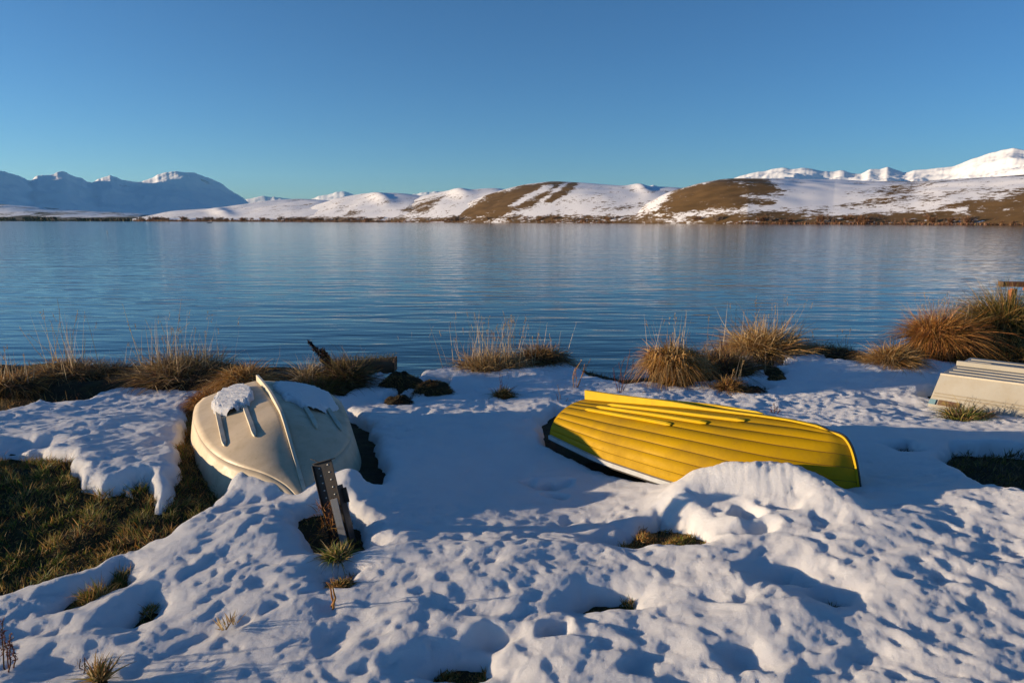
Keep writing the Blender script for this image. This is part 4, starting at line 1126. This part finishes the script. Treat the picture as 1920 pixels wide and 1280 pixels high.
weed('reddish dead stalk beside the yellow tuft in the foreground', (616, 1132), [(620, 1082), (612, 1090)], 'rust', 0, .009)
weed('thin dry stalks standing on the bank left of the pale clump', (790, 690), [(745, 630), (772, 622), (778, 635), (764, 650), (812, 612), (832, 640), (836, 660)], 'pale', 10, .004)
weed('long pale stalks rising from the far left bank', (140, 705), [(108, 560), (146, 580), (96, 602), (36, 612), (52, 625), (120, 640)], 'straw', 16, .005)
weed('long pale stalks crossing above the twiggy left clump', (300, 705), [(231, 570), (272, 598), (300, 600), (340, 560), (356, 603), (240, 645), (262, 655), (326, 625)], 'pale', 14, .005)
weed('small dry seedling stems on the snow near the left hole', (148, 1248), [(150, 1236), (160, 1232), (143, 1240)], 'heath', 4, .005)

# ------------------------------------------------------------------ far shore shrubs, trees, boats
def shrub_mesh(seed, pal):
    rs = np.random.RandomState(seed); P = []
    n1 = 14
    for i in range(n1):
        a = rs.rand() * 2 * np.pi; sp = .15 + .5 * rs.rand()
        d = np.array([math.cos(a) * sp, math.sin(a) * sp, 1.0]); d /= np.linalg.norm(d)
        b = np.array([rs.randn() * .12, rs.randn() * .12, 0]); L = .55 + .45 * rs.rand()
        P.append(ribbons(b[None], d[None], L, .05, 0, pick(pal, 1, rs), 2, rs, .1))
        m = 34
        t = .25 + .7 * rs.rand(m)
        P.append(ribbons(b + d * (t * L)[:, None], d[None] * .9 + rs.randn(m, 3) * .55, .16 + .22 * rs.rand(m), .028, .1, pick(pal, m, rs), 2, rs, .2))
    V, F, C = join(P)
    return mk_mesh('willow', V, F, C)
PAL['willow'] = [(.24, .125, .065), (.18, .09, .05), (.30, .17, .09), (.13, .07, .04)]
PAL['willow2'] = [(.27, .19, .14), (.20, .14, .10), (.32, .24, .18), (.14, .10, .07)]
SH = [shrub_mesh(i, 'willow' if i < 3 else 'willow2') for i in range(5)]
for m_ in SH: m_.materials.append(M_BLADE)
rs = np.random.RandomState(99)
def shore_y(px): return float(np.interp(px, *zip(*RSH0)))
def put_shrub(px, dy, hpx, name, label, group, wide=1.0, kinds=5):
    y_ = shore_y(px) + dy
    u = (px - 960) / FPX / ray(960, 413)[1]
    h = hpx * y_ / FPX
    o = obj(name, SH[rs.randint(kinds)])
    o.location = (u * y_, y_, LAKE - .1 + .035 * dy); o.scale = (h * wide, h * wide, h); o.rotation_euler = (0, 0, rs.rand() * 6.28)
    tag(o, label, 'shrub', group)
for px in 1300 + 625 * rs.rand(84):
    put_shrub(px + rs.randn() * 3, 4 + 22 * rs.rand(), 8 + 11 * rs.rand()**1.5, 'willow_shrub', 'leafless brown willow shrub on the right far shore', 'willows along the right far shore', 1.0 + .4 * rs.rand())
for px in 830 + 470 * rs.rand(70):
    put_shrub(px + rs.randn() * 3, 6 + 20 * rs.rand(), 6 + 8 * rs.rand(), 'willow_shrub', 'leafless greyish willow shrub on the centre far shore', 'willows along the centre far shore', 1.0 + .5 * rs.rand())
for px in 255 + 575 * rs.rand(90):
    put_shrub(px + rs.randn() * 3, 8 + 40 * rs.rand(), 3.5 + 6 * rs.rand(), 'willow_shrub', 'small dark willow shrub on the left far shore', 'willows along the left far shore', 1.2 + .7 * rs.rand())

def mass(name, label, rows, pal, seed, wide=.6):
    """far-off brush that reads as one mass: thousands of upright ribbons"""
    rs = np.random.RandomState(seed); P = []
    for (a, b, d0, d1, h0, h1, n) in rows:
        px = a + (b - a) * rs.rand(n); y_ = np.interp(px, *zip(*RSH0)) + d0 + (d1 - d0) * rs.rand(n)
        u = (px - 960) / FPX / ray(960, 413)[1]
        h = (h0 + (h1 - h0) * rs.rand(n)) * y_ / FPX
        zz = LAKE - .3 + .045 * (d0 + d1) * .5 * rs.rand(n)
        P.append(ribbons(np.stack([u * y_, y_, zz], 1), np.stack([rs.randn(n) * .4, rs.randn(n) * .3, np.ones(n)], 1), h, h * wide, .1, pick(pal, n, rs), 2, rs))
    V, F, C = join(P)
    o = obj(name, mk_mesh(name, V, F, C), M_BLADE); tag(o, label, 'brush', kind='stuff')
mass('shore_brush', 'brown brush fringing the far shore', [(1180, 2000, 1, 16, 2, 6, 9000), (1650, 2000, 10, 45, 3, 9, 5000), (820, 1250, 2, 16, 2, 6, 5000), (250, 830, 2, 25, 2, 4.5, 6000)], 'willow', 7, .35)
PAL['conifer'] = [(.012, .016, .014), (.018, .022, .018), (.01, .013, .012)]
mass('conifer_belt', 'dark conifer belts on the far left shore', [(-60, 26, 0, 40, 5, 8.5, 1500), (46, 104, 0, 40, 6, 9.5, 1600), (104, 150, 0, 20, 2, 4, 500), (145, 246, 0, 40, 3.5, 7.5, 2000), (-60, 250, 0, 10, 1.5, 3, 1500)], 'conifer', 9, .5)

def far_boat(label, px, py, lpx, seed):
    d = (CAM_H - LAKE) / (-(ray(px, py)[2]) / ray(px, py)[1]); p = at_y(px, py, d); L = lpx * d / FPX
    t = empty('fishing_boat', (p[0], p[1], LAKE), label, 'boat', 'small boats far out on the lake')
    s_ = np.linspace(-1, 1, 13); hb = .17 * L * np.sqrt(np.clip(1 - np.clip(s_, -.55, 1)**4 * np.where(s_ > 0, 1, .3), 0.02, 1))
    V = []
    for a, b in zip(s_, hb):
        sh = .10 * L + .05 * L * max(0, a)**2
        V += [[a * L / 2, -b, sh], [a * L / 2 * .94, -b * .7, -.02 * L], [a * L / 2 * .94, b * .7, -.02 * L], [a * L / 2, b, sh]]
    F = [[i*4 + k, (i+1)*4 + k, (i+1)*4 + k + 1, i*4 + k + 1] for i in range(12) for k in range(3)] + [[0, 1, 2, 3], [51, 50, 49, 48]]
    o = obj('hull', mk_mesh('hull', np.array(V), np.array(F)), M_DARK, t); solid(o, .04)
    obj('motor', box_mesh('motor', (.06 * L, .07 * L, .2 * L)), M_BLACK, t, (-.5 * L, 0, .11 * L))
    obj('thwart', box_mesh('thwart', (.1 * L, .28 * L, .02 * L)), M_GREY, t, (0, 0, .085 * L))
    obj('cover', mound_mesh('cover', .16 * L, .12 * L, .10 * L, seed, 12, 5), M_DARK, t, (-.12 * L, 0, .07 * L))
far_boat('tiny dark boat on the water below the left snow hills', 393, 418.3, 8.5, 1)
far_boat('tiny dark boat farther right, close to the far shore', 584, 417.3, 7.5, 2)
p = at_y(201, 437, 118.0)
o = obj('marker_stake', tube('marker_stake', [(0, 0, -.3), (.01, 0, .2), (.0, 0, .6)], [.035, .03, .02], 6), M_BLACK, None, (p[0], p[1], LAKE))
tag(o, 'thin dark stake standing in the lake far left', 'stake')

# ------------------------------------------------------------------ thin cold air between the shore and the mountains
hz = bpy.data.materials.new('thin_haze'); hz.use_nodes = True
hn = hz.node_tree; hn.nodes.remove(hn.nodes['Principled BSDF'])
pv = hn.nodes.new('ShaderNodeVolumePrincipled')
pv.inputs['Color'].default_value = (.35, .75, 1.0, 1); pv.inputs['Density'].default_value = HAZE; pv.inputs['Anisotropy'].default_value = .2
hn.links.new(pv.outputs[0], hn.nodes['Material Output'].inputs['Volume'])
hb = obj('haze', box_mesh('haze', (40000, 26000, 1500), (0, 10000, 700)), hz)
tag(hb, 'thin blue haze in front of the distant mountains', kind='stuff')
